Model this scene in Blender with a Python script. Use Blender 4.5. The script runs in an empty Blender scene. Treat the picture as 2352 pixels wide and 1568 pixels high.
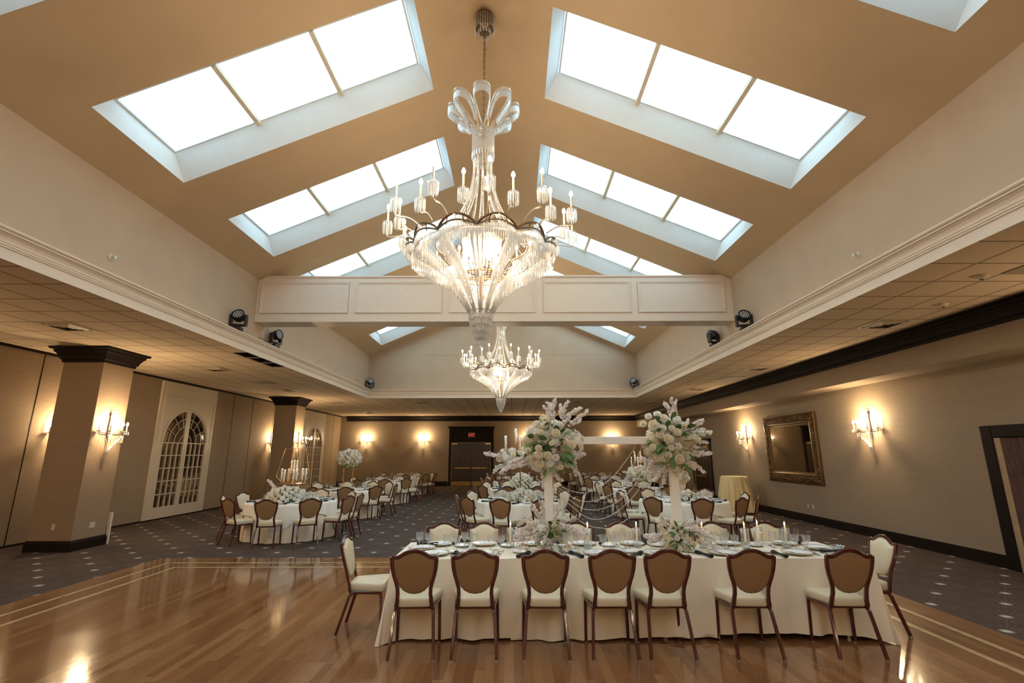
import bpy, math, random
from math import sin, cos, pi, radians as rad, sqrt, atan2
from mathutils import Vector as V, Matrix as Mx
random.seed(7)
C = bpy.context.scene.collection
sc = bpy.context.scene
H = 1.8

# ------------------------------------------------------------------ materials
MT = {}
def mat(name, col, rough=.5, metal=0., var=.06, scale=8., bump=0., coat=0., emit=None, es=0., stretch=None, sheen=0., spec=None):
    m = bpy.data.materials.new(name); m.use_nodes = True
    nt = m.node_tree; n = nt.nodes; b = n['Principled BSDF']
    b.inputs['Roughness'].default_value = rough; b.inputs['Metallic'].default_value = metal
    if coat: b.inputs['Coat Weight'].default_value = coat; b.inputs['Coat Roughness'].default_value = .08
    if sheen: b.inputs['Sheen Weight'].default_value = sheen
    if spec is not None: b.inputs['Specular IOR Level'].default_value = spec
    tc = n.new('ShaderNodeTexCoord'); mp = n.new('ShaderNodeMapping'); nz = n.new('ShaderNodeTexNoise')
    nz.inputs['Scale'].default_value = scale; nz.inputs['Detail'].default_value = 4
    if stretch: mp.inputs['Scale'].default_value = stretch
    nt.links.new(tc.outputs['Object'], mp.inputs[0]); nt.links.new(mp.outputs[0], nz.inputs['Vector'])
    cr = n.new('ShaderNodeValToRGB'); e = cr.color_ramp.elements
    e[0].position = .3; e[1].position = .7
    e[0].color = (*[c*(1-var) for c in col], 1); e[1].color = (*[min(1, c*(1+var)) for c in col], 1)
    nt.links.new(nz.outputs['Fac'], cr.inputs[0]); nt.links.new(cr.outputs[0], b.inputs['Base Color'])
    if bump:
        bp = n.new('ShaderNodeBump'); bp.inputs['Strength'].default_value = bump; bp.inputs['Distance'].default_value = .01
        nt.links.new(nz.outputs['Fac'], bp.inputs['Height']); nt.links.new(bp.outputs[0], b.inputs['Normal'])
    if emit:
        b.inputs['Emission Color'].default_value = (*emit, 1); b.inputs['Emission Strength'].default_value = es
    MT[name] = m; return m

def emat(name, col, s):
    m = bpy.data.materials.new(name); m.use_nodes = True; nt = m.node_tree; nt.nodes.clear()
    o = nt.nodes.new('ShaderNodeOutputMaterial'); e = nt.nodes.new('ShaderNodeEmission')
    e.inputs[0].default_value = (*col, 1); e.inputs[1].default_value = s
    nt.links.new(e.outputs[0], o.inputs[0]); MT[name] = m; return m

def glassmat(name, tint=(1, 1, 1), gloss=.12, rough=.03, white=0., wcol=(1, 1, 1)):
    """clear thin glass: sees through, reflects at grazing angles; WHITE adds a translucent share (cut crystal)"""
    m = bpy.data.materials.new(name); m.use_nodes = True; nt = m.node_tree; nt.nodes.clear(); N = nt.nodes.new; L = nt.links.new
    o = N('ShaderNodeOutputMaterial'); t = N('ShaderNodeBsdfTransparent'); g = N('ShaderNodeBsdfGlossy'); mx = N('ShaderNodeMixShader')
    t.inputs[0].default_value = (*tint, 1); g.inputs['Roughness'].default_value = rough
    lw = N('ShaderNodeLayerWeight'); lw.inputs[0].default_value = .35
    mr = N('ShaderNodeMapRange'); mr.inputs[3].default_value = gloss*.5; mr.inputs[4].default_value = min(1, gloss*3.5)
    L(lw.outputs['Facing'], mr.inputs[0]); L(mr.outputs[0], mx.inputs[0]); L(t.outputs[0], mx.inputs[1]); L(g.outputs[0], mx.inputs[2])
    out = mx.outputs[0]
    if white:
        d = N('ShaderNodeBsdfDiffuse'); d.inputs[0].default_value = (*wcol, 1); tr = N('ShaderNodeBsdfTranslucent'); tr.inputs[0].default_value = (*wcol, 1)
        m2 = N('ShaderNodeMixShader'); m2.inputs[0].default_value = .5; L(d.outputs[0], m2.inputs[1]); L(tr.outputs[0], m2.inputs[2])
        m3 = N('ShaderNodeMixShader'); m3.inputs[0].default_value = white; L(out, m3.inputs[1]); L(m2.outputs[0], m3.inputs[2]); out = m3.outputs[0]
    L(out, o.inputs[0]); MT[name] = m; return m

class NG:
    """tiny helper for node arithmetic"""
    def __init__(s, name, rough=.6, spec=.5):
        s.m = bpy.data.materials.new(name); s.m.use_nodes = True; s.nt = s.m.node_tree; s.b = s.nt.nodes['Principled BSDF']
        s.b.inputs['Roughness'].default_value = rough; s.b.inputs['Specular IOR Level'].default_value = spec; MT[name] = s.m
    def n(s, t): return s.nt.nodes.new(t)
    def l(s, a, b): s.nt.links.new(a, b)
    def put(s, inp, v):
        if isinstance(v, (int, float)): inp.default_value = v
        elif isinstance(v, tuple): inp.default_value = (*v, 1) if len(v) == 3 else v
        else: s.l(v, inp)
    def math(s, op, a, b=0., c=0.):
        k = s.n('ShaderNodeMath'); k.operation = op; s.put(k.inputs[0], a); s.put(k.inputs[1], b)
        if op in ('MULTIPLY_ADD', 'SMOOTH_MIN', 'COMPARE'): s.put(k.inputs[2], c)
        return k.outputs[0]
    def mr(s, v, a, b, c=0., d=1., smooth=False):
        k = s.n('ShaderNodeMapRange'); s.put(k.inputs[0], v)
        if smooth: k.interpolation_type = 'SMOOTHSTEP'
        for i, x in enumerate((a, b, c, d)): k.inputs[1+i].default_value = x
        return k.outputs[0]
    def mix(s, f, a, b):
        k = s.n('ShaderNodeMix'); k.data_type = 'RGBA'; s.put(k.inputs[0], f); s.put(k.inputs[6], a); s.put(k.inputs[7], b); return k.outputs[2]
    def pos(s):
        g = s.n('ShaderNodeNewGeometry'); x = s.n('ShaderNodeSeparateXYZ'); s.l(g.outputs['Position'], x.inputs[0]); return g.outputs['Position'], x.outputs
    def noise(s, vec, scale, detail=4, stretch=None):
        if stretch:
            mp = s.n('ShaderNodeMapping'); mp.inputs['Scale'].default_value = stretch; s.l(vec, mp.inputs[0]); vec = mp.outputs[0]
        k = s.n('ShaderNodeTexNoise'); k.inputs['Scale'].default_value = scale; k.inputs['Detail'].default_value = detail; s.l(vec, k.inputs['Vector']); return k.outputs['Fac']
    def bump(s, h, st, dist=.01):
        k = s.n('ShaderNodeBump'); k.inputs['Strength'].default_value = st; k.inputs['Distance'].default_value = dist; s.l(h, k.inputs['Height']); s.l(k.outputs[0], s.b.inputs['Normal'])
    def base(s, v): s.put(s.b.inputs['Base Color'], v)

def m_wallpaper(name, col):
    g = NG(name, .75, .3); p, x = g.pos()
    f = g.noise(p, 6, 5, (.5, .5, 6)); f2 = g.noise(p, 40, 3, (.25, .25, 3))
    c = g.mix(g.mr(f, .3, .7), tuple(c*.93 for c in col), tuple(c*1.05 for c in col))
    c = g.mix(g.math('MULTIPLY', g.mr(f2, .4, .75), .16), c, tuple(c*.75 for c in col)); g.base(c); g.bump(f2, .15, .004)
def m_tiles(name, col):
    g = NG(name, .9, .2); p, x = g.pos(); P = .6125
    def line(c, off):
        u = g.math('FRACT', g.math('DIVIDE', g.math('ADD', c, off), P)); return g.math('ABSOLUTE', g.math('SUBTRACT', u, .5))
    e = g.math('MAXIMUM', line(x[0], 6.19+P*40), line(x[1], -5.967+P*40)); ln = g.mr(e, .473, .479)
    f = g.noise(p, 90, 3); c = g.mix(g.mr(f, .35, .65), tuple(c*.93 for c in col), tuple(c*1.04 for c in col))
    g.base(g.mix(ln, c, tuple(c*.38 for c in col))); g.bump(g.math('SUBTRACT', 1., ln), .5, .01)
def m_carpet(name):
    g = NG(name, .95, .1); p, x = g.pos(); PX, PY = .9075, .93
    def star(ox, oy):
        u = g.math('MULTIPLY', g.math('SUBTRACT', g.math('FRACT', g.math('DIVIDE', g.math('ADD', x[0], ox), PX)), .5), PX)
        v = g.math('MULTIPLY', g.math('SUBTRACT', g.math('FRACT', g.math('DIVIDE', g.math('ADD', x[1], oy), PY)), .5), PY)
        r = g.math('SQRT', g.math('ADD', g.math('MULTIPLY', u, u), g.math('MULTIPLY', v, v))); a = g.math('ARCTAN2', v, u)
        core = g.mr(r, .0, .085, 1., 0., True)
        ray = g.mr(g.math('SINE', g.math('MULTIPLY', a, 26.)), .2, .9); win = g.math('MULTIPLY', g.mr(r, .08, .13), g.mr(r, .16, .36, 1., 0.))
        ring = g.mr(g.math('ABSOLUTE', g.math('SUBTRACT', r, .44)), 0., .018, .35, 0.)
        return core, g.math('MAXIMUM', g.math('MULTIPLY', ray, win), ring)
    # star centres measured on the floor at (-3.526, 9.757) and (-3.978, 10.224)
    c1, r1 = star(3.526+PX*20.5, -9.757+PY*40.5); c2, r2 = star(3.978+PX*20.5, -10.224+PY*40.5)
    f = g.noise(p, 3, 3); f2 = g.noise(p, 160, 2)
    c = g.mix(g.mr(f, .35, .65), (.080, .057, .047), (.104, .074, .060))
    c = g.mix(g.mr(f2, .3, .7), c, (.056, .042, .036))
    c = g.mix(g.math('MULTIPLY', g.math('MAXIMUM', r1, r2), .26), c, (.25, .22, .20))
    c = g.mix(g.math('MAXIMUM', c1, c2), c, (.58, .54, .49)); g.base(c); g.bump(f2, .3, .004)
def m_planks(name, along, wd=.083, ln=.95):
    g = NG(name, .2, .5); p, x = g.pos(); u, v = (x[0], x[1]) if along == 'Y' else (x[1], x[0])
    def wn(a, b_=None):
        k = g.n('ShaderNodeTexWhiteNoise'); k.noise_dimensions = '2D'; cb = g.n('ShaderNodeCombineXYZ'); g.put(cb.inputs[0], a)
        if b_ is not None: g.put(cb.inputs[1], b_)
        g.l(cb.outputs[0], k.inputs['Vector']); return k.outputs['Value']
    ru = g.math('DIVIDE', u, wd); row = g.math('FLOOR', ru); rv = g.math('ADD', g.math('DIVIDE', v, ln), g.math('MULTIPLY', wn(row), 13.)); col = g.math('FLOOR', rv)
    r = wn(row, col); cr = g.n('ShaderNodeValToRGB'); g.l(r, cr.inputs[0]); e = cr.color_ramp.elements; e[0].position = 0.; e[0].color = (.175, .070, .028, 1); e[1].position = 1.; e[1].color = (.31, .158, .070, 1)
    for q, c in ((.35, (.22, .092, .037, 1)), (.75, (.265, .125, .053, 1))): k = e.new(q); k.color = c
    f = g.noise(p, 14, 5, (9, 1, 1) if along == 'Y' else (1, 9, 1)); c = g.mix(g.math('MULTIPLY', g.mr(f, .35, .7), .35), cr.outputs[0], (.15, .06, .024))
    ed = g.math('MAXIMUM', g.mr(g.math('ABSOLUTE', g.math('SUBTRACT', g.math('FRACT', ru), .5)), .489, .494), g.mr(g.math('ABSOLUTE', g.math('SUBTRACT', g.math('FRACT', rv), .5)), .4985, .4992))
    g.base(g.mix(g.math('MULTIPLY', ed, .55), c, (.07, .03, .015))); f2 = g.noise(p, 1.2, 2); g.put(g.b.inputs['Roughness'], g.mr(f2, .3, .7, .10, .18)); g.b.inputs['Coat Weight'].default_value = .35; g.b.inputs['Coat Roughness'].default_value = .07
    g.bump(f, .03, .002)
m_wallpaper('wallpaper', (.31, .24, .175)); m_wallpaper('panel_fabric', (.33, .245, .165)); m_wallpaper('column_fabric', (.30, .215, .145))
m_tiles('tile', (.56, .44, .315)); m_carpet('carpet'); m_planks('planks', 'Y'); m_planks('planks_x', 'X')
mat('roof_paint', (.51, .375, .23), .8, var=.03, scale=2); mat('shaft_paint', (.46, .35, .25), .8, var=.03, scale=2)
mat('well_paint', (.62, .63, .63), .8, var=.02); mat('trim_cream', (.70, .60, .50), .45, var=.02); mat('dark_wood', (.0085, .0042, .003), .6, spec=.2, var=.3, scale=5, stretch=(1, 1, 8))
mat('door_wood', (.030, .011, .006), .3, var=.35, scale=6, stretch=(6, 6, 1)); mat('inlay', (.50, .36, .19), .2, var=.25, scale=12, coat=.3)
mat('mullion', (.62, .55, .42), .5); mat('white_paint', (.62, .53, .42), .38, var=.02); mat('brass', (.55, .36, .12), .25, 1.); mat('gold', (.72, .43, .17), .22, 1.)
mat('mahogany', (.070, .011, .008), .22, var=.35, scale=14, coat=.5); mat('vinyl_cream', (.66, .59, .45), .34, var=.03, spec=.4); mat('vinyl_tan', (.28, .175, .088), .55, var=.03, scale=60)
mat('cap_metal', (.45, .42, .38), .35, .8); mat('black_plastic', (.012, .012, .014), .4, var=.2); mat('lens_glass', (.55, .55, .58), .15, .2)
mat('linen_ivory', (.86, .77, .63), .65, var=.03, scale=4.5, stretch=(1, 1, .35), bump=.55, sheen=.2); mat('linen_white', (.84, .81, .75), .65, var=.02, scale=6, stretch=(1, 1, .35), bump=.35, sheen=.2); mat('linen_yellow', (.74, .60, .33), .7, var=.04, scale=20, sheen=.2)
mat('table_ply', (.3, .2, .1), .6); mat('china', (.86, .85, .82), .15, var=.01, coat=.4); mat('paper', (.86, .86, .88), .8, var=.01); mat('napkin_black', (.008, .008, .009), .8, var=.3, scale=30, bump=.2)
mat('steel', (.75, .73, .7), .18, 1.); mat('post_white', (.95, .88, .80), .45, var=.02); mat('petal_cream', (.90, .82, .64), .6, var=.06, scale=20); mat('petal_white', (.92, .89, .83), .6, var=.05, scale=20)
mat('petal_blush', (.92, .85, .82), .6, var=.05, scale=30); mat('petal_core', (.80, .62, .34), .6, var=.1); mat('leaf', (.10, .19, .045), .5, var=.4, scale=25); mat('twig', (.10, .045, .025), .7)
mat('wax', (.90, .74, .52), .5, var=.02, emit=(1, .55, .2), es=.25); mat('pearl', (.88, .84, .79), .15, var=.02, coat=.6); mat('bronze', (.16, .095, .045), .38, .7, var=.35, scale=30); mat('candle_sleeve', (.62, .50, .34), .5)
mat('silver_arm', (.74, .66, .54), .3, .7); mat('old_gold', (.20, .115, .055), .38, .75, var=.5, scale=40, bump=.6); mat('old_gold_smooth', (.15, .085, .038), .35, .7); mat('plastic_ivory', (.55, .47, .34), .45); mat('red_plastic', (.4, .03, .02), .4)
mat('grille_tan', (.27, .21, .145), .7); mat('duct_black', (.004, .004, .004), .9); mat('vent_metal', (.50, .40, .29), .5); mat('curtain', (.085, .045, .04), .85, var=.35, scale=6, stretch=(8, 8, 1)); mat('mirror', (.62, .58, .50), .03, 1., var=.01)
mat('door_mirror', (.34, .30, .25), .05, 1., var=.02); mat('jamb', (.40, .29, .18), .5); mat('foam', (.05, .10, .03), .9)
emat('bulb', (1., .82, .55), 55.); emat('flame', (1., .62, .26), 22.); emat('exit_red', (1., .10, .07), .85); emat('led_flame', (1., .6, .2), 6.)
glassmat('glass', (.98, .985, .985), .16); glassmat('crystal', (.97, .98, 1.), .34, .07, .46, (1., .98, .95)); glassmat('cut_glass', (.97, .98, .99), .22, .06, .06); glassmat('pane', (.98, 1., 1.), .04, .1)
glassmat('frost_cup', (1, .97, .9), .1, .3, .5, (1., .93, .82))
for n_, c_ in (('petal_cream', (.90, .82, .64)), ('petal_white', (.92, .89, .83)), ('petal_blush', (.94, .87, .84))):
    m_ = MT[n_]; q_ = m_.node_tree.nodes; t_ = q_.new('ShaderNodeBsdfTranslucent'); t_.inputs[0].default_value = (*c_, 1); x_ = q_.new('ShaderNodeMixShader'); x_.inputs[0].default_value = .35
    l_ = m_.node_tree.links; l_.new(q_['Principled BSDF'].outputs[0], x_.inputs[1]); l_.new(t_.outputs[0], x_.inputs[2]); l_.new(x_.outputs[0], q_['Material Output'].inputs[0])

# ------------------------------------------------------------------ mesh builder
class B:
    def __init__(s): s.v = []; s.f = []
    def add(s, vs, fs):
        k = len(s.v); s.v += [tuple(v) for v in vs]; s.f += [tuple(i+k for i in f) for f in fs]; return s
    def box(s, x0, y0, z0, x1, y1, z1):
        return s.add([(x0, y0, z0), (x1, y0, z0), (x1, y1, z0), (x0, y1, z0), (x0, y0, z1), (x1, y0, z1), (x1, y1, z1), (x0, y1, z1)],
                     [(0, 3, 2, 1), (4, 5, 6, 7), (0, 1, 5, 4), (1, 2, 6, 5), (2, 3, 7, 6), (3, 0, 4, 7)])
    def quad(s, *p): return s.add(p, [tuple(range(len(p)))])
    def loft(s, rings, close=True, cap=True):
        n = len(rings[0]); vs = [p for r in rings for p in r]; fs = []
        for i in range(len(rings)-1):
            for j in range(n if close else n-1):
                a, b = i*n+j, i*n+(j+1) % n; fs.append((a, b, b+n, a+n))
        if cap and close: fs.append(tuple(range(n-1, -1, -1))); fs.append(tuple(range((len(rings)-1)*n, len(rings)*n)))
        return s.add(vs, fs)
    def lathe(s, prof, n=16, c=(0, 0, 0), cap=False):
        return s.loft([[(c[0]+r*cos(2*pi*j/n), c[1]+r*sin(2*pi*j/n), c[2]+z) for j in range(n)] for r, z in prof], cap=cap)
    def tube(s, pts, r, n=6, w=None, up=None, closed=False):
        """round tube, or a flat bar WxR when W is given (W measured along side = tangent x up)"""
        pts = [V(p) for p in pts]; rings = []; N = len(pts); u = V(up) if up else None; prev = None
        for i, p in enumerate(pts):
            if closed: t = (pts[(i+1) % N]-pts[i-1])
            else: t = pts[min(i+1, N-1)]-pts[max(i-1, 0)]
            t = t.normalized() if t.length > 1e-9 else V((0, 0, 1))
            if u is not None: a = t.cross(u)
            elif prev is None: a = t.cross(V((0, 0, 1)) if abs(t.z) < .9 else V((1, 0, 0)))
            else: a = prev-t*prev.dot(t)
            if a.length < 1e-6: a = t.orthogonal()
            a.normalize(); prev = a; b = t.cross(a)
            rr = r[i] if isinstance(r, (list, tuple)) else r
            if w: rings.append([p+a*(w/2*sx)+b*(rr/2*sy) for sx, sy in ((1, .7), (.7, 1), (-.7, 1), (-1, .7), (-1, -.7), (-.7, -1), (.7, -1), (1, -.7))])
            else: rings.append([p+a*(rr*cos(2*pi*k/n))+b*(rr*sin(2*pi*k/n)) for k in range(n)])
        if closed: rings.append(rings[0])
        return s.loft(rings, cap=not closed)
    def ball(s, c, r, n=8, m=5, sz=1.):
        c = V(c); rings = [[c+V((r*sin(pi*i/m)*cos(2*pi*j/n), r*sin(pi*i/m)*sin(2*pi*j/n), sz*r*cos(pi*i/m))) for j in range(n)] for i in range(m, -1, -1)]
        rings[0] = [p+V((.02*r*cos(2*pi*j/n), .02*r*sin(2*pi*j/n), 0)) for j, p in enumerate(rings[0])]; rings[-1] = [p+V((.02*r*cos(2*pi*j/n), .02*r*sin(2*pi*j/n), 0)) for j, p in enumerate(rings[-1])]
        return s.loft(rings)
    def drop(s, c, L, r, top=.25):
        """a prism: four-sided, hangs L below C"""
        x, y, z = c; m = z-L*.14; n = z-L*.82; d = r*.85
        return s.add([(x, y, z), (x+r, y, m), (x, y+r, m), (x-r, y, m), (x, y-r, m), (x+d, y, n), (x, y+d, n), (x-d, y, n), (x, y-d, n), (x, y, z-L)], [(0, 1, 2), (0, 2, 3), (0, 3, 4), (0, 4, 1), (1, 5, 6, 2), (2, 6, 7, 3), (3, 7, 8, 4), (4, 8, 5, 1), (9, 6, 5), (9, 7, 6), (9, 8, 7), (9, 5, 8)])
    def octa(s, c, r):
        x, y, z = c
        return s.add([(x, y, z+r), (x+r, y, z), (x, y+r, z), (x-r, y, z), (x, y-r, z), (x, y, z-r)], [(0, 1, 2), (0, 2, 3), (0, 3, 4), (0, 4, 1), (5, 2, 1), (5, 3, 2), (5, 4, 3), (5, 1, 4)])
    def beads(s, pts, gap, r):
        acc = 0.; last = V(pts[0]); s.octa(last, r)
        for p in pts[1:]:
            p = V(p); d = (p-last).length; t = gap-acc
            while t <= d: s.octa(last.lerp(p, t/d), r); t += gap
            acc = d-(t-gap); last = p
        return s
    def xf(s, M):
        s.v = [tuple(M @ V(v)) for v in s.v]; return s
    def join(s, o): return s.add(o.v, o.f)
    def mesh(s, name, m, smooth=False):
        me = bpy.data.meshes.new(name); me.from_pydata(s.v, [], s.f); me.validate()
        me.materials.append(MT[m] if isinstance(m, str) else m)
        if smooth:
            me.polygons.foreach_set('use_smooth', [True]*len(me.polygons))
            if smooth != 'all': 
                try: me.set_sharp_from_angle(angle=rad(smooth if smooth is not True else 40))
                except Exception: pass
        me.update(); return me
    def build(s, name, m, parent=None, smooth=False, bevel=0., seg=2, loc=None, rotz=None):
        o = bpy.data.objects.new(name, s.mesh(name, m, smooth)); C.objects.link(o)
        if parent: o.parent = parent
        if loc: o.location = loc
        if rotz is not None: o.rotation_euler.z = rotz
        if bevel:
            b = o.modifiers.new('bevel', 'BEVEL'); b.width = bevel; b.segments = seg; b.limit_method = 'ANGLE'
        return o
def put(mesh, name, parent=None, loc=(0, 0, 0), rot=(0, 0, 0), scale=1.):
    o = bpy.data.objects.new(name, mesh); C.objects.link(o); o.location = loc; o.rotation_euler = rot; o.scale = (scale,)*3
    if parent: o.parent = parent
    return o
def thing(name, label, cat, loc=(0, 0, 0), rotz=0., group=None):
    o = bpy.data.objects.new(name, None); C.objects.link(o); o.location = loc; o.rotation_euler = (0, 0, rotz); o.empty_display_size = .1
    return tag(o, label, cat, group)
def tag(o, label, cat, group=None, kind=None):
    o['label'] = label; o['category'] = cat
    if group: o['group'] = group
    if kind: o['kind'] = kind
    return o
def struct(name, b, m, parent=None, smooth=False, bevel=0., label=None):
    o = b.build(name, m, parent, smooth, bevel)
    if not parent: o['kind'] = 'structure'
    if label: o['label'] = label
    return o
KIDS = {}
def dup(root, loc, rotz, label, group=None, rot=None):
    r = root.copy(); C.objects.link(r); r.location = loc; r.rotation_euler = rot or (0, 0, rotz); r['label'] = label
    if group: r['group'] = group
    elif 'group' in r: del r['group']
    for ch in list(root.children):
        c = ch.copy(); C.objects.link(c); c.parent = r
        for g in list(ch.children):
            d = g.copy(); C.objects.link(d); d.parent = c
    return r
def rects(xs, ys, holes):
    """cells of the grid XS x YS that lie in no hole"""
    for i in range(len(xs)-1):
        for j in range(len(ys)-1):
            cx, cy = (xs[i]+xs[i+1])/2, (ys[j]+ys[j+1])/2
            if not any(h[0] < cx < h[1] and h[2] < cy < h[3] for h in holes): yield xs[i], ys[j], xs[i+1], ys[j+1]

# ------------------------------------------------------------------ room shell
XW0, XW1, YB, YN, ZC = -10.1, 7.87, 28.8, -9., 3.96           # left wall, right wall, back wall, near wall, tile ceiling
OX0, OX1, OY0, OY1 = -5.765, 4.875, -5.8, 19.3                 # the raised opening
XL, XR, ZE, MS = -5.86, 5.02, 5.72, .437                       # upper walls, eave, roof slope
YE0, YE1 = OY0-.14, 19.44
XM = (XL+XR)/2
def zr(x): return ZE+MS*(x-XL) if x < XM else ZE+MS*(XR-x)
DF = (-6.27, 4.99, -6.2, 9.27)                                 # dance floor
b = B()
for r in rects(sorted([XW0, DF[0], DF[1], XW1]), sorted([YN, DF[2], DF[3], YB]), [(DF[0], DF[1], DF[2], DF[3])]):
    b.quad((r[0], r[1], 0), (r[2], r[1], 0), (r[2], r[3], 0), (r[0], r[3], 0))
struct('floor', b, 'carpet')
b = B(); W = .36
b.quad((DF[0]+W, DF[2]+W, 0), (DF[1]-W, DF[2]+W, 0), (DF[1]-W, DF[3]-W, 0), (DF[0]+W, DF[3]-W, 0))
b.quad((DF[0], DF[2], 0), (DF[0]+W, DF[2]+W, 0), (DF[0]+W, DF[3]-W, 0), (DF[0], DF[3], 0)); b.quad((DF[1], DF[2], 0), (DF[1], DF[3], 0), (DF[1]-W, DF[3]-W, 0), (DF[1]-W, DF[2]+W, 0))
struct('floor_dance', b, 'planks')
b = B(); b.quad((DF[0], DF[3], 0), (DF[0]+W, DF[3]-W, 0), (DF[1]-W, DF[3]-W, 0), (DF[1], DF[3], 0)); b.quad((DF[0], DF[2], 0), (DF[1], DF[2], 0), (DF[1]-W, DF[2]+W, 0), (DF[0]+W, DF[2]+W, 0))
struct('floor_dance_border', b, 'planks_x')
for k, (i0, i1) in enumerate(((.36, .43), (.70, .77))):
    b = B(); R = [(DF[0]+i, DF[2]+i, DF[1]-i, DF[3]-i) for i in (i0, i1)]; z = .002
    P = [[(r[0], r[1], z), (r[2], r[1], z), (r[2], r[3], z), (r[0], r[3], z)] for r in R]
    for i in range(4): b.quad(P[0][i], P[0][(i+1) % 4], P[1][(i+1) % 4], P[1][i])
    struct('trim_%d' % (k+1), b, 'inlay')
HOLES = [(-6.13, -5.79, 10.36, 10.93), (-6.13, -5.79, 10.99, 11.57), (-6.13, -5.79, 11.63, 12.18)]
b = B(); hs = [(OX0, OX1, OY0, OY1)]+HOLES
xs = sorted({XW0, XW1, OX0, OX1, -6.13, -5.79}); ys = sorted({YN, YB, OY0, OY1}|{h[2] for h in HOLES}|{h[3] for h in HOLES})
for r in rects(xs, ys, hs): b.quad((r[0], r[1], ZC), (r[0], r[3], ZC), (r[2], r[3], ZC), (r[2], r[1], ZC))
struct('ceiling', b, 'tile')
b = B()
for h in HOLES:
    x0, x1, y0, y1 = h; z0, z1 = ZC, ZC+.25
    b.quad((x0, y0, z1), (x0, y1, z1), (x1, y1, z1), (x1, y0, z1))
    for p, q in (((x0, y0), (x1, y0)), ((x1, y0), (x1, y1)), ((x1, y1), (x0, y1)), ((x0, y1), (x0, y0))): b.quad((*p, z0), (*q, z0), (*q, z1), (*p, z1))
struct('ceiling_recess', b, 'duct_black')
def wall_x(name, x, y0, y1, z0, z1, m, t): return struct(name, B().box(min(x, x+t), y0, z0, max(x, x+t), y1, z1), m)
b = B().box(XW0-.15, YN, 0, XW0, YB, ZC)
struct('wall_west', b, 'panel_fabric')
struct('wall_north', B().box(XW0-.15, YB, 0, XW1+.15, YB+.15, ZC), 'wallpaper')
struct('wall_east', B().box(XW1, YN, 0, XW1+.15, YB, ZC), 'wallpaper')
struct('wall_south', B().box(XW0-.15, YN-.15, 0, XW1+.15, YN, ZC), 'wallpaper')
# seams of the folding partition panels on the west wall
b = B()
for y in [1.2+1.3*i for i in range(6)]+[10.26, 11.6, 17.6, 18.9, 20.6, 22.0, 27.6]: b.box(XW0, y-.008, .03, XW0+.006, y+.008, ZC-.06)
struct('trim_3', b, 'dark_wood')
struct('trim_4', B().box(XW0, YN, ZC-.055, XW0+.04, YB, ZC), 'dark_wood')              # track over the partition
struct('baseboard_west', B().box(XW0, YN, 0, XW0+.02, YB, .04), 'dark_wood')
def base_prof(b, x, y0, y1, side):
    for d, z0, z1 in ((.03, 0, .15), (.022, .15, .185), (.012, .185, .20)): b.box(x-d if side > 0 else x, y0, z0, x if side > 0 else x+d, y1, z1)
b = B(); base_prof(b, XW1, YN, 8.02-2.3, 1); base_prof(b, XW1, 8.29, 19.82, 1); base_prof(b, XW1, 21.75, YB, 1); struct('baseboard_east', b, 'dark_wood')
b = B()
for x0, x1 in ((XW0, -3.76), (-1.14, XW1)):
    for d, z0, z1 in ((.03, 0, .2), (.02, .2, .26)): b.box(x0, YB-d, z0, x1, YB, z1)
struct('baseboard_north', b, 'dark_wood')
# crown of the back wall and the soffit with its crown along the east wall
SX, SZ = 7.25, 3.28
struct('wall_east_soffit', B().box(SX, YN, SZ, XW1, YB, ZC), 'wallpaper')
CP = [(0, -.30), (.03, -.30), (.035, -.25), (.06, -.235), (.07, -.17), (.12, -.09), (.15, -.075), (.155, -.045), (.20, -.03), (.20, 0), (0, 0)]
b = B(); b.loft([[(XW0+.35, YB-d, ZC+z) for d, z in CP], [(SX-.0, YB-d, ZC+z) for d, z in CP]]); struct('trim_5', b, 'dark_wood')
b = B(); b.loft([[(SX-d, YN, ZC+z) for d, z in CP], [(SX-d, YB, ZC+z) for d, z in CP]]); struct('trim_6', b, 'dark_wood')
# cornice around the opening
PF = [(-.01, 3.955), (0, 3.955), (0, 4.085), (.018, 4.09), (.018, 4.108), (.03, 4.112), (.03, 4.13), (.038, 4.14), (.042, 4.17), (.056, 4.20), (.085, 4.225), (.10, 4.23), (.10, 4.25), (.118, 4.255), (.128, 4.27), (.128, 4.285), (-.2, 4.285)]
def ring(o, z): return [(OX0+o, OY0+o, z), (OX1-o, OY0+o, z), (OX1-o, OY1-o, z), (OX0+o, OY1-o, z)]
struct('trim_7', B().loft([ring(o, z) for o, z in PF], cap=False), 'trim_cream')
# upper walls
def upper(name, x): return struct(name, B().quad((x, YE0, 4.2), (x, YE1, 4.2), (x, YE1, ZE+.02), (x, YE0, ZE+.02)), 'shaft_paint')
upper('wall_upper_west', XL); upper('wall_upper_east', XR)
for nm, y in (('wall_upper_north', YE1), ('wall_upper_south', YE0)):
    b = B().quad((XL, y, 4.2), (XR, y, 4.2), (XR, y, ZE), (XL, y, ZE)).quad((XL, y, ZE), (XR, y, ZE), (XM, y, zr(XM)+.01)); struct(nm, b, 'shaft_paint')
struct('trim_8', B().box(XL, YE1-.006, ZE-.004, XR, YE1, ZE+.004), 'shaft_paint')
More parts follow.
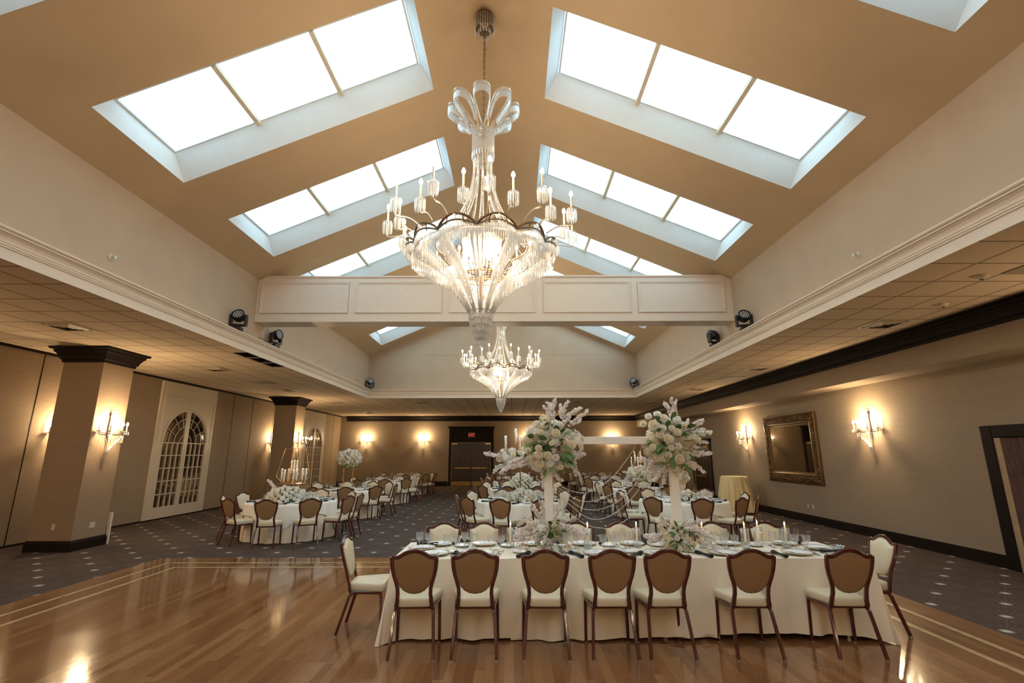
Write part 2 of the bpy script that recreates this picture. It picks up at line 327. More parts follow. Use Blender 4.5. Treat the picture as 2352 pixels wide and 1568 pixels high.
# roof with the skylights: near/far Y of each opening, per side
SL = [(5.2+2.96*k, 6.93+2.97*k) for k in range(-3, 5)]; SR = [(5.37+2.97*k, 7.1+3.0*k) for k in range(-3, 5)]
SKY = [('W', -5.22, -1.31, *s) for s in SL]+[('E', .55, 4.49, *s) for s in SR]
for nm, side, x0, x1 in (('roof_west', 'W', XL, XM), ('roof_east', 'E', XM, XR)):
    hs = [(s[1], s[2], s[3], s[4]) for s in SKY if s[0] == side]; b = B()
    for r in rects(sorted({x0, x1}|{h[0] for h in hs}|{h[1] for h in hs}), sorted({YE0, YE1}|{h[2] for h in hs}|{h[3] for h in hs}), hs):
        b.quad((r[0], r[1], zr(r[0])), (r[0], r[3], zr(r[0])), (r[2], r[3], zr(r[2])), (r[2], r[1], zr(r[2])))
    o = struct(nm, b, 'roof_paint')
OFF = .35*sqrt(1+MS*MS)
for k, (side, x0, x1, y0, y1) in enumerate(SKY):
    # the splayed well up to the glazing
    g0, g1 = (x0-.045, x1-.21) if side == 'W' else (x0+.22, x1+.075)
    h0, h1 = y0+.30, y1-.23
    def zg(x): return zr(x)+OFF
    lo = [(x0, y0), (x1, y0), (x1, y1), (x0, y1)]; hi = [(g0, h0), (g1, h0), (g1, h1), (g0, h1)]
    w = B()
    for i in range(4):
        j = (i+1) % 4; w.quad((*lo[i], zr(lo[i][0])), (*lo[j], zr(lo[j][0])), (*hi[j], zg(hi[j][0])+.02), (*hi[i], zg(hi[i][0])+.02))
    W_ = struct('window_%d' % (k+1), w, 'well_paint')
    fr = B()
    for i in range(4):
        j = (i+1) % 4; a, c = hi[i], hi[j]; cx, cy = (g0+g1)/2, (h0+h1)/2
        def ins(p, d): return (p[0]+(d if p[0] < cx else -d), p[1]+(d if p[1] < cy else -d))
        a2, c2 = ins(a, .03), ins(c, .03); A = [(*a, zg(a[0])), (*c, zg(c[0])), (*c2, zg(c2[0])), (*a2, zg(a2[0]))]
        fr.quad(*A); fr.quad(A[3], A[2], (*c2, zg(c2[0])+.03), (*a2, zg(a2[0])+.03))
    fr.build('window_frame', 'well_paint', W_)
    cuts = [g0+(g1-g0)*t for t in (0, .336, .672, 1)]
    for i in range(3):
        p, q = cuts[i], cuts[i+1]
        B().quad((p, h0, zg(p)+.015), (q, h0, zg(q)+.015), (q, h1, zg(q)+.015), (p, h1, zg(p)+.015)).build('pane', 'pane', W_)
    for x in cuts[1:3]:
        m = B(); 
        m.loft([[(x-.028, y, zg(x-.028)-.05), (x+.028, y, zg(x+.028)-.05), (x+.028, y, zg(x+.028)+.01), (x-.028, y, zg(x-.028)+.01)] for y in (h0, h1)]); m.build('mullion', 'mullion', W_)
    # light portal in the opening guides the sky's light
    ld = bpy.data.lights.new('skylight_portal', 'AREA'); ld.shape = 'RECTANGLE'; ld.size = (g1-g0)*sqrt(1+MS*MS); ld.size_y = h1-h0; ld.cycles.is_portal = True
    lo_ = bpy.data.objects.new('skylight_portal', ld); C.objects.link(lo_); cx = (g0+g1)/2; lo_.location = (cx, (h0+h1)/2, zg(cx)+.06); lo_.rotation_euler = (0, -math.atan(MS) if side == 'W' else math.atan(MS), 0)
# tie beam with applied mouldings
BY0, BY1, BZ0, BZ1 = 10.6, 11.06, 4.715, 5.815
def beam_sec(y): return [(XL-.02, y, BZ0), (XR+.02, y, BZ0), (XR+.02, y, ZE-.02), (XR-(BZ1-ZE)/MS, y, BZ1), (XL+(BZ1-ZE)/MS, y, BZ1), (XL-.02, y, ZE-.02)]
bm_ = struct('trim_9', B().loft([beam_sec(BY0), beam_sec(BY1)]), 'trim_cream')
B().box(XL+.12, BY0-.025, BZ1-.045, XR-.12, BY0, BZ1-.02).build('beam_moulding', 'trim_cream', bm_)
for x0, x1 in ((-5.78, -3.76), (-3.60, -1.62), (-1.46, .52), (.70, 2.70), (2.86, 4.85)):
    m = B(); z0, z1 = 4.92, 5.67
    for d, w in ((.022, .03), (.012, .055)):
        m.box(x0, BY0-d, z0, x0+w, BY0, z1).box(x1-w, BY0-d, z0, x1, BY0, z1).box(x0+w, BY0-d, z0, x1-w, BY0, z0+w).box(x0+w, BY0-d, z1-w, x1-w, BY0, z1)
    m.build('panel_moulding', 'trim_cream', bm_)

# columns
def column(y0, lab):
    x0, x1, d = -9.25, -8.42, .80
    t = B().box(x0, y0, 0, x1, y0+d, ZC).build('column', 'column_fabric'); t['kind'] = 'structure'; t['label'] = lab
    q = [(.0, -.31), (.025, -.31), (.03, -.26), (.055, -.245), (.065, -.20), (.11, -.12), (.135, -.10), (.14, -.06), (.19, -.045), (.20, -.02), (.20, 0)]
    B().loft([[(x0-e, y0-e, ZC+z), (x1+e, y0-e, ZC+z), (x1+e, y0+d+e, ZC+z), (x0-e, y0+d+e, ZC+z)] for e, z in q], cap=False).build('column_capital', 'dark_wood', t)
    B().loft([[(x0-e, y0-e, z), (x1+e, y0-e, z), (x1+e, y0+d+e, z), (x0-e, y0+d+e, z)] for e, z in ((.03, 0), (.03, .15), (.012, .2), (0, .2))], cap=False).build('column_plinth', 'dark_wood', t)
    return t
column(9.82, 'square fabric-wrapped column with dark crown nearer the dance floor'); column(18.95, 'square fabric-wrapped column with dark crown farther down the arched-door wall')
struct('trim_10', B().box(-8.44, 10.66, 0, -8.38, 10.70, .62), 'trim_cream')
struct('trim_11', B().box(-9.9, 10.62, 0, -8.45, 10.68, ZC), 'panel_fabric') if False else None

# ------------------------------------------------------------------ arched door pairs on the west wall
def arched_doors(n, yc, w):
    t = thing('door_%d' % n, '', 'door', (XW0+.006, yc, 0)); del t['label']; del t['category']; t['kind'] = 'structure'
    # local: u along +Y (seen from the room), x out of the wall
    hw, zt, ri, z0, zs = w/2, 3.88, .98, .33, 2.13
    for s in (-1, 1):
        b = B(); N = 20
        a0, a1 = (.09, ri) ; fr = .045
        def P(u, z, x=.045): return (x, s*u, z)
        # leaf: stile strips around the half-arched opening
        def strip(p, q): 
            b.quad(P(*p[0]), P(*p[1]), P(*q[1]), P(*q[0]))
        arc = [(a1*cos(i*pi/2/N)*1., zs+.95*sin(i*pi/2/N)) for i in range(N+1)]; arc = [(max(a0, u), z) for u, z in arc]
        b.box(0, min(s*.004, s*a0), .04, .05, max(s*.004, s*a0), zt); b.box(0, min(s*a1, s*hw), .04, .05, max(s*a1, s*hw), zs); b.box(0, min(s*a0, s*a1), .04, .05, max(s*a0, s*a1), z0)
        for i in range(N):
            (u, z), (u2, z2) = arc[i], arc[i+1]
            b.add([(.05, s*hw, z), (.05, s*u, z), (.05, s*u2, z2), (.05, s*hw, z2)], [(0, 1, 2, 3)]); b.add([(.05, s*u, z), (0, s*u, z), (0, s*u2, z2), (.05, s*u2, z2)], [(0, 1, 2, 3)])
        b.box(0, min(s*a0, s*hw), arc[-1][1], .05, max(s*a0, s*hw), zt); b.box(0, min(s*hw, s*(hw-.01)), zs, .05, max(s*hw, s*(hw-.01)), arc[-1][1])
        lf = b.build('door_leaf', 'white_paint', t)
        # moulding: raised arch and a rectangular panel line above
        m = B(); ar2 = [(.06, s*(a1+.05)*cos(i*pi/2/N), zs+1.01*sin(i*pi/2/N)) for i in range(N+1)]; m.tube(ar2, .016, 6)
        m.tube([(.055, s*.14, 3.5), (.055, s*(hw-.14), 3.5)], .012, 4).tube([(.055, s*(hw-.14), 3.5), (.055, s*(hw-.14), zs)], .012, 4).box(0, min(s*.02, s*(hw)), 3.62, .07, max(s*.02, s*hw), 3.64)
        m.build('door_moulding', 'white_paint', lf)
        g = B(); ga = [(.012, s*u, z) for u, z in arc]
        g.add([(.012, s*a0, z0), (.012, s*a1, z0)]+ga, [tuple(range(len(ga)+2))]); g.build('mirror_glass', 'door_mirror', lf)
        mu = B(); X = .032
        cols = [a0+(a1-a0)*i/4 for i in range(1, 4)]
        for u in cols: mu.box(X-.02, s*u-.014, z0, X+.012, s*u+.014, zs)
        for i in range(6): z = z0+(zs-z0)*i/5; mu.box(X-.02, min(s*a0, s*a1), z-.013, X+.012, max(s*a0, s*a1), z+.013)
        for f in (.28, .52, .76): mu.tube([(X, max(a0*.0+.09, a1*f*cos(i*pi/2/12)*1.)*s, zs+.95*f*sin(i*pi/2/12)) for i in range(13)], .014, 4)
        for a in (.45, .9, 1.25): mu.tube([(X, s*a1*f*cos(a), zs+.95*f*sin(a)) for f in (.52, 1.)], .013, 4)
        mu.build('muntin', 'white_paint', lf)
    return t
arched_doors(1, 15.17, 2.62); arched_doors(2, 25.0, 2.7)

# ------------------------------------------------------------------ panelled double doors
def double_door(n, w, h, head, sign=True):
    """local x along the wall, y=0 on the wall and -y into the room"""
    t = thing('door_%d' % n, '', 'door'); del t['label']; del t['category']; t['kind'] = 'structure'
    hw = w/2; f = B(); cw = .14
    f.box(-hw-cw, -.06, 0, -hw, 0, h+head); f.box(hw, -.06, 0, hw+cw, 0, h+head); f.box(-hw, -.06, h, hw, 0, h+.12); f.box(-hw, -.06, h+head-.16, hw, 0, h+head)
    f.box(-hw, -.03, h+.12, hw, 0, h+head-.16)
    for i, e in enumerate((.02, .05, .09)): f.box(-hw-cw-e, -.07-e, h+head+.04*i, hw+cw+e, 0, h+head+.04*(i+1))
    f.build('door_casing', 'dark_wood', t, bevel=.006)
    j = B().box(-hw, -.05, 0, -hw+.025, 0, h).box(hw-.025, -.05, 0, hw, 0, h).box(-hw, -.05, h-.025, hw, 0, h); j.build('door_jamb', 'jamb', t)
    for s in (-1, 1):
        x0, x1 = (-hw+.025, -.006) if s < 0 else (.006, hw-.025)
        d = B().box(x0, -.03, .01, x1, 0, h-.03); W = x1-x0
        for i in range(2):
            px0 = x0+W*(.17+.40*i); px1 = px0+W*.26
            for z0, z1 in ((h*.84, h*.92), (h*.50, h*.79), (h*.14, h*.38)):
                d.box(px0, -.036, z0, px1, -.03, z1); d.box(px0+.03, -.042, z0+.03, px1-.03, -.036, z1-.03)
        lf = d.build('door_leaf', 'door_wood', t, bevel=.004)
        bx0, bx1 = (x0+.18, x1-.04) if s < 0 else (x0+.04, x1-.18)
        B().box(bx0, -.10, h*.40, bx1, -.06, h*.40+.05).box(bx0, -.10, h*.40, bx0+.04, -.03, h*.40+.05).box(bx1-.04, -.10, h*.40, bx1, -.03, h*.40+.05).ball(((bx1 if s < 0 else bx0), -.11, h*.41), .05, 10, 6).build('push_bar', 'brass', lf, True)
        B().box(x0+.02, -.034, .02, x1-.02, -.03, .25).build('kick_plate', 'brass', lf)
        c0, c1 = (x0, x0+.32) if s < 0 else (x1-.32, x1)
        B().box(c0, -.09, h-.12, c1, -.03, h-.05).build('door_closer', 'brass', lf)
    return t
def exit_sign(loc, rotz, lab):
    t = thing('exit_sign', lab, 'sign', loc, rotz)
    B().box(-.18, -.05, -.13, .18, 0, .13).build('sign_body', 'plastic_ivory', t, bevel=.008)
    B().box(-.165, -.056, -.115, .165, -.05, .115).build('sign_face', 'red_plastic', t)
    fc = bpy.data.curves.new('sign_lettering', 'FONT'); fc.body = 'EXIT'; fc.size = .17; fc.align_x = 'CENTER'; fc.align_y = 'CENTER'; fc.extrude = .002
    o_ = bpy.data.objects.new('lettering_curve', fc); C.objects.link(o_); bpy.context.view_layer.update(); me = bpy.data.meshes.new_from_object(o_.evaluated_get(bpy.context.evaluated_depsgraph_get())); bpy.data.objects.remove(o_); me.materials.clear(); me.materials.append(MT['exit_red'])
    o = bpy.data.objects.new('sign_lettering', me); C.objects.link(o); o.parent = t; o.location = (0, -.06, 0); o.rotation_euler = (pi/2, 0, 0)
    return t
d3 = double_door(3, 2.30, 2.44, .78); d3.location = (-2.43, YB, 0)
exit_sign((-2.42, YB-.035, 2.86), 0, 'red lit EXIT sign over the dark double doors on the far wall')
d4 = double_door(4, 1.78, 2.14, .12); d4.location = (XW1, 20.79, 0); d4.rotation_euler.z = -pi/2
exit_sign((XW1-.005, 21.05, 2.46), -pi/2, 'red EXIT sign over the dark doors beyond the gilt mirror')
# wide cased opening with a curtain at the near end of the east wall
t = thing('door_5', '', 'door', (XW1, 7.0, 0), -pi/2); del t['label']; del t['category']; t['kind'] = 'structure'
B().box(-1.29, -.06, 0, -1.09, 0, 2.23).box(1.09, -.06, 0, 1.29, 0, 2.23).box(-1.09, -.06, 2.03, 1.09, 0, 2.23).build('door_casing', 'dark_wood', t, bevel=.02)
B().box(-1.09, -.035, 0, -.99, 0, 2.03).box(.99, -.035, 0, 1.09, 0, 2.03).build('door_jamb', 'jamb', t)
b = B(); pts = [(-.99+1.98*i/80, -.02-.012*sin(i*1.1)) for i in range(81)]
b.loft([[(x, y, z) for x, y in pts] for z in (.01, 1.0, 2.03)], close=False, cap=False); b.build('curtain', 'curtain', t, True)

# ------------------------------------------------------------------ mirror on the east wall
t = thing('wall_mirror', 'large square mirror in an ornate carved gilt frame on the wall', 'mirror', (XW1, 14.06, 1.92), -pi/2)
w, h = 1.31, .93; fw = .30
B().box(-w+fw-.02, -.03, -h+fw-.02, w-fw+.02, -.02, h-fw+.02).build('mirror_glass', 'mirror', t)
def fr_ring(i, y): return [(-w+i, y, -h+i), (w-i, y, -h+i), (w-i, y, h-i), (-w+i, y, h-i)]
B().loft([fr_ring(i, y) for i, y in ((0, 0), (0, -.05), (.03, -.07), (.05, -.075), (.07, -.06), (.20, -.055), (.22, -.075), (.25, -.07), (.27, -.045), (.30, -.04), (.30, -.015))], cap=False).build('mirror_frame', 'old_gold_smooth', t)
b = B(); rr = random.Random(3)
def scroll(cx, cz, s, a):
    pts = []
    for i in range(9): th = a+i*.75; r = s*(1-.1*i); pts.append((cx+r*cos(th), -.075-.004*(i % 3), cz+r*sin(th)))
    b.tube(pts, [.014-.001*i for i in range(9)], 5)
for e in range(4):
    L = w if e % 2 == 0 else h; n = int(L*2/.075)
    for i in range(n):
        u = -L+.06+(2*L-.12)*(i+.5)/n
        for v in (.105, .165): 
            d = (L if 0 else 0)
            x, z = ((u, -h+v) if e == 0 else (w-v, u) if e == 1 else (u, h-v) if e == 2 else (-w+v, u)); scroll(x+rr.uniform(-.01, .01), z+rr.uniform(-.01, .01), .034, rr.uniform(0, 6.3))
b.build('frame_carving', 'old_gold', t, True)

# small fittings
def plate(loc, rotz, lab, w=.07, h=.115):
    t = thing('wall_outlet', lab, 'outlet', loc, rotz); B().box(-w/2, -.008, -h/2, w/2, 0, h/2).build('cover_plate', 'plastic_ivory', t, bevel=.003)
    B().box(-.018, -.011, .012, .018, -.008, .038).build('socket', 'trim_cream', t); B().box(-.018, -.011, -.038, .018, -.008, -.012).build('socket', 'trim_cream', t)
plate((XW1, 13.62, .42), -pi/2, 'ivory wall outlet nearer the mirror, low under the gilt mirror'); plate((XW1, 13.40, .42), -pi/2, 'ivory wall outlet nearer the cased opening, low under the mirror')
plate((-8.80, 9.82, .45), 0, 'ivory outlet low on the dance floor face of the nearer column'); plate((-8.42, 10.25, .43), pi/2, 'wide ivory outlet low on the sconce face of the nearer column', .14)
t = thing('fire_alarm', 'small red fire alarm between two sconces on the far wall', 'alarm', (-6.87, YB, 2.32)); B().box(-.08, -.05, -.10, .08, 0, .10).build('alarm_body', 'red_plastic', t, bevel=.01); B().box(-.04, -.07, -.06, .04, -.05, 0).build('strobe', 'lens_glass', t)
def sprinkler(loc, rotz, lab):
    t = thing('sprinkler_head', lab, 'sprinkler', loc, rotz); M = Mx.Rotation(pi/2, 4, 'X')
    B().lathe([(.0, 0), (.045, 0), (.05, .006), (.03, .02), (.0, .02)], 16).xf(M).build('escutcheon', 'plastic_ivory', t, True); B().lathe([(.012, .02), (.012, .05), (.008, .07), (.025, .072), (.025, .076), (0, .076)], 10).xf(M).build('nozzle', 'steel', t, True)
for (y, z) in ((6.6, 4.60), (14.3, 4.52), (18.0, 4.5)):
    for sx, rz, nm in ((XL, pi/2, 'arched-door'), (XR, -pi/2, 'mirror')): sprinkler((sx, y, z), rz, 'small sprinkler on the upper %s side wall, %s' % (nm, 'before the tie beam' if y < 10 else 'just past the tie beam' if y < 16 else 'near the gable end'))
def vent(loc, lab, w=.58):
    t = thing('ceiling_vent', lab, 'vent', loc); hw = w/2
    def rg(r, z): return [(-r, -r, z), (r, -r, z), (r, r, z), (-r, r, z)]
    B().loft([rg(r, z) for r, z in ((hw, 0), (hw, -.006), (hw-.04, -.006))], cap=False).build('vent_frame', 'vent_metal', t)
    B().quad(*[(x, y, -.002) for x, y, _ in rg(hw-.03, 0)]).build('backing', 'duct_black', t)
    b = B()
    for r in (hw-.07, hw-.13, hw-.19): b.loft([rg(r, -.004), rg(r-.045, -.03)], cap=False)
    b.build('louver', 'vent_metal', t)
for i, (x, y) in enumerate(((-7.72, 8.12), (-7.72, 12.45), (-7.7, 16.7), (-7.6, 20.8), (-7.7, 26.2), (-3.9, 20.9), (-.3, 21.5), (2.6, 20.9))):
    vent((x, y, ZC-.001), 'square ceiling vent on the arched-door side, %s from the near end' % ('first', 'second', 'third', 'fourth', 'fifth')[i] if i < 5 else 'square ceiling vent past the gable end, %s' % ('toward the columns', 'in the middle', 'toward the mirror wall')[i-5])
for i, (x, y) in enumerate(((6.40, 8.1), (6.42, 12.5), (6.40, 16.7), (6.0, 21.0))): vent((x, y, ZC-.001), 'square ceiling vent on the mirror side, %s from the near end' % ('first', 'second', 'third', 'fourth')[i])
def ceil_panel(loc, lab): 
    t = tag(B().box(-.3, -.29, -.012, .3, .29, 0).build('return_grille', 'grille_tan', loc=loc), lab, 'grille')
ceil_panel((-7.73, 14.9, ZC), 'flat grey return grille in the tile ceiling near the second arched-door vent'); ceil_panel((6.35, 5.4, ZC), 'flat grey return grille in the tile ceiling beside the smoke detector'); ceil_panel((6.5, 14.3, ZC), 'flat grey return grille above the gilt mirror side aisle')
def smoke(loc, lab):
    t = thing('ceiling_speaker' if 'speaker' in lab else 'smoke_detector', lab, 'speaker' if 'speaker' in lab else 'detector', loc); B().lathe([(0, 0), (.075, 0), (.075, -.02), (.06, -.045), (.03, -.05), (0, -.05)], 20).build('detector_body', 'plastic_ivory', t, True); B().lathe([(.0, -.05), (.02, -.05), (.018, -.06), (0, -.06)], 10).build('sensor', 'black_plastic', t)
smoke((5.86, 5.75, ZC), 'round smoke detector on the tile ceiling nearest the camera'); smoke((6.40, 6.93, ZC), 'flat round ceiling speaker cap behind the smoke detector'); smoke((5.6, 15.4, ZC), 'small round detector on the ceiling of the mirror-side aisle'); smoke((-6.6, 15.5, ZC), 'small round detector on the ceiling of the arched-door aisle')

# ------------------------------------------------------------------ stage lights on the cornice
def stage_light(loc, yaw, tilt, lab):
    t = thing('stage_light', lab, 'stage light', loc, yaw, 'moving-head stage lights on the cornice ledge')
    B().box(-.09, -.075, 0, .09, .075, .075).build('base', 'black_plastic', t, bevel=.015)
    y = B().lathe([(.05, .075), (.05, .10)], 14, cap=True)
    for s in (-1, 1): y.box(s*.145-.025, -.05, .12, s*.145+.025, .05, .34)
    y.box(-.165, -.05, .095, .165, .05, .14); y.build('yoke', 'black_plastic', t, bevel=.012)
    M = Mx.Translation((0, 0, .30)) @ Mx.Rotation(tilt, 4, 'X')
    hd = B().lathe([(0, -.10), (.07, -.10), (.105, -.06), (.118, .0), (.122, .07), (.122, .10), (.108, .10), (.108, .085)], 24).xf(M); hd.build('lamp_head', 'black_plastic', t, True)
    l = B().lathe([(.108, .085), (0, .085)], 24).xf(M); ln = l.build('lens_plate', 'black_plastic', t)
    e = B()
    for r, n in ((0, 1), (.04, 6), (.08, 12)):
        for i in range(n): e.ball((r*cos(2*pi*i/n), r*sin(2*pi*i/n), .088), .017, 8, 4, .6)
    e.xf(M).build('lens', 'lens_glass', t, True)
# head axis is local +Z tilted about X toward -Y
ZL = 4.287
stage_light((-5.70, 9.72, ZL), rad(8), rad(62), 'black stage light before the tie beam, arched-door side, lenses facing out')
stage_light((-5.70, 11.35, ZL), rad(75), rad(80), 'black stage light past the tie beam on the arched-door side ledge')
stage_light((-5.68, 19.15, ZL), rad(35), rad(70), 'black stage light in the gable-end corner on the arched-door side')
stage_light((4.86, 9.86, ZL), rad(-8), rad(62), 'black stage light before the tie beam, mirror side, lenses facing out')
stage_light((4.86, 11.45, ZL), rad(-150), rad(75), 'black stage light past the tie beam on the mirror side ledge, head turned away')
stage_light((4.80, 19.15, ZL), rad(-35), rad(70), 'black stage light in the gable-end corner on the mirror side')
tag(B().tube([(-5.72+.02*sin(i), 10.55+.04*i, ZL+.012+.08*sin(i*pi/9)) for i in range(10)], .006, 5).build('power_cable', 'black_plastic', smooth=True), 'black power cable looped between the stage lights under the tie beam', 'cable')

def lamp(loc, power, col=(1., .72, .40), r=.04, name='lamp_glow'):
    d = bpy.data.lights.new(name, 'POINT'); d.energy = power; d.color = col; d.shadow_soft_size = r
    o = bpy.data.objects.new(name, d); C.objects.link(o); o.location = loc; return o

# ------------------------------------------------------------------ wall sconces
def candle_parts(parent, x, y, z, h, cup=True, r=.011):
    """a candle sleeve with its glowing bulb"""
    s = B().lathe([(r, 0), (r, h), (0, h)], 8, (x, y, z)).build('candle_sleeve', 'candle_sleeve', parent, True)
    B().lathe([(.006, 0), (.018, .012), (.0235, .030), (.018, .054), (.006, .076), (0, .081)], 10, (x, y, z+h)).build('bulb', 'bulb', parent if parent.parent else s, 'all')
def make_sconce():
    t = thing('wall_sconce', '', 'sconce')
    # wall at y=0, room toward -y; z=0 at the ring
    B().lathe([(0, -.40), (.012, -.38), (.008, -.34), (.012, -.30), (.014, -.1), (.04, -.02), (.042, .0), (.040, .03), (.024, .34), (.036, .36), (.036, .385), (.028, .39), (.034, .41), (.015, .43), (.012, .47)], 14, (0, -.045, 0)).build('stem', 'trim_cream', t, True)
    rg = B(); pts = [(.27*cos(a), -.03-.27*sin(a)*.9, .012*cos(a*8)) for a in [pi*i/32 for i in range(33)]]; rg.tube(pts, .018, w=.012, up=(0, 0, 1))
    rg.tube([(p[0], p[1], p[2]+.035) for p in pts], .008, 5); rg.build('ring', 'bronze', t, True)
    for i, a in enumerate((.12, .8, pi/2, pi-.8, pi-.12)):
        x, y = .27*cos(a), -.03-.27*sin(a)*.9; x2, y2 = x*1.12, y*1.1-.0
        B().tube([(x, y, .02), (x2, y2, .03), (x2, y2, .06)], .008, 5).lathe([(0, 0), (.045, .01), (.05, .02), (.02, .022), (0, .022)], 12, (x2, y2, .055)).build('candle_arm', 'silver_arm', t, True)
        pr = B(); [pr.drop((x2+.045*cos(q), y2+.045*sin(q), .06), .07, .007) for q in [2*pi*k/8 for k in range(8)]]; pr.build('prism_skirt', 'crystal', t)
        candle_parts(t, x2, y2, .075, .11)
    b = B()
    for i in range(13):
        a = pi*i/12; p0 = V((.26*cos(a), -.03-.24*sin(a), -.01)); p1 = V((.02*cos(a), -.05-.02*sin(a), -.33)); m = p0.lerp(p1, .5)+V((-.07*cos(a), .07*sin(a)*.6, -.05))
        b.beads([p0*(1-u)**2+m*2*u*(1-u)+p1*u*u for u in [k/14 for k in range(15)]], .019, .0058)
        q0 = p0; a2 = pi*(i+1)/12; q1 = V((.26*cos(a2), -.03-.24*sin(a2), -.01))
        if i < 12: b.beads([q0.lerp(q1, u)+V((0, 0, -.10*sin(pi*u))) for u in [k/8 for k in range(9)]], .016, .008); b.drop(q0.lerp(q1, .5)+V((0, 0, -.10)), .06, .009)
    b.build('crystal_strands', 'crystal', t)
    b = B()
    for i in range(7):
        a = pi*i/6; pts = [(.02*cos(a)+.09*cos(a)*sin(u*1.9), -.05-.07*sin(a)*sin(u*1.9), .42+.12*u) for u in [k/8 for k in range(9)]]
        b.tube(pts, .004, 4); b.drop(pts[-1], .05, .007); b.drop(pts[5], .05, .006)
    b.build('crown_spray', 'cut_glass', t)
    b = B()
    for i in range(9): a = pi*i/8; b.drop((.035*cos(a), -.05-.035*sin(a), -.32), .10, .009)
    b.build('bottom_drops', 'crystal', t); return t
sconce0 = make_sconce(); first = [True]
def sconce(loc, rz, lab, power=105.):
    if first[0]: first[0] = False; sconce0.location = loc; sconce0.rotation_euler.z = rz; sconce0['label'] = lab; sconce0['group'] = 'crystal wall sconces'
    else: dup(sconce0, loc, rz, lab, 'crystal wall sconces')
    d = V((0, -.27, .24)); d.rotate(Mx.Rotation(rz, 3, 'Z')); lamp(V(loc)+d, power, r=.07, name='sconce_glow')
ZS = 2.20
sconce((-8.42, 10.22, ZS), pi/2, 'lit crystal sconce on the nearer square column')
sconce((-8.42, 19.35, ZS), pi/2, 'lit crystal sconce on the farther square column')
sconce((XW0, 10.95, ZS), pi/2, 'lit crystal sconce half hidden behind the nearer square column')
sconce((XW0, 20.6, ZS), pi/2, 'lit crystal sconce half hidden behind the farther square column')
sconce((XW0, 5.6, ZS), pi/2, 'lit crystal sconce on the partition wall nearest the camera')
sconce((-8.54, YB, 2.45), 0, 'lit crystal sconce on the far wall nearest the partition corner')
sconce((-5.21, YB, 2.45), 0, 'lit crystal sconce on the far wall just before the dark double doors')
sconce((.95, YB, 2.45), 0, 'lit crystal sconce on the far wall behind the tall candelabra')
sconce((5.75, YB, 2.45), 0, 'lit crystal sconce on the far wall behind the arch crossbar')
sconce((XW1, 10.85, ZS+.05), -pi/2, 'lit crystal sconce on the mirror wall between mirror and cased opening')
sconce((XW1, 16.65, ZS+.05), -pi/2, 'lit crystal sconce on the mirror wall beyond the gilt mirror')
for i_, x_ in enumerate((-7.5, -3.2, 1.2, 5.6)): sconce((x_, YN, 2.4), pi, 'added unseen crystal sconce on the wall behind the camera, %s from the arched-door side' % ('first', 'second', 'third', 'fourth')[i_], 85.)  # added lamps out of view, put in to brighten the head table front
for sx_, rz_, n_ in ((XW0, pi/2, 'arched-door'), (XW1, -pi/2, 'mirror')): sconce((sx_, -.6, 2.25), rz_, 'added unseen crystal sconce behind the camera on the %s side wall' % n_, 85.)  # unseen pair, also added for frontal light on arch and cloth
sconce((XW1, 5.0, ZS+.05), -pi/2, 'lit crystal sconce on the mirror wall nearest the camera')

def interp(t, z):
    for (z0, *a), (z1, *c) in zip(t, t[1:]):
        if z <= z1 or (z1, *c) == t[-1]: u = (z-z0)/(z1-z0); return [p+(q-p)*u for p, q in zip(a, c)]
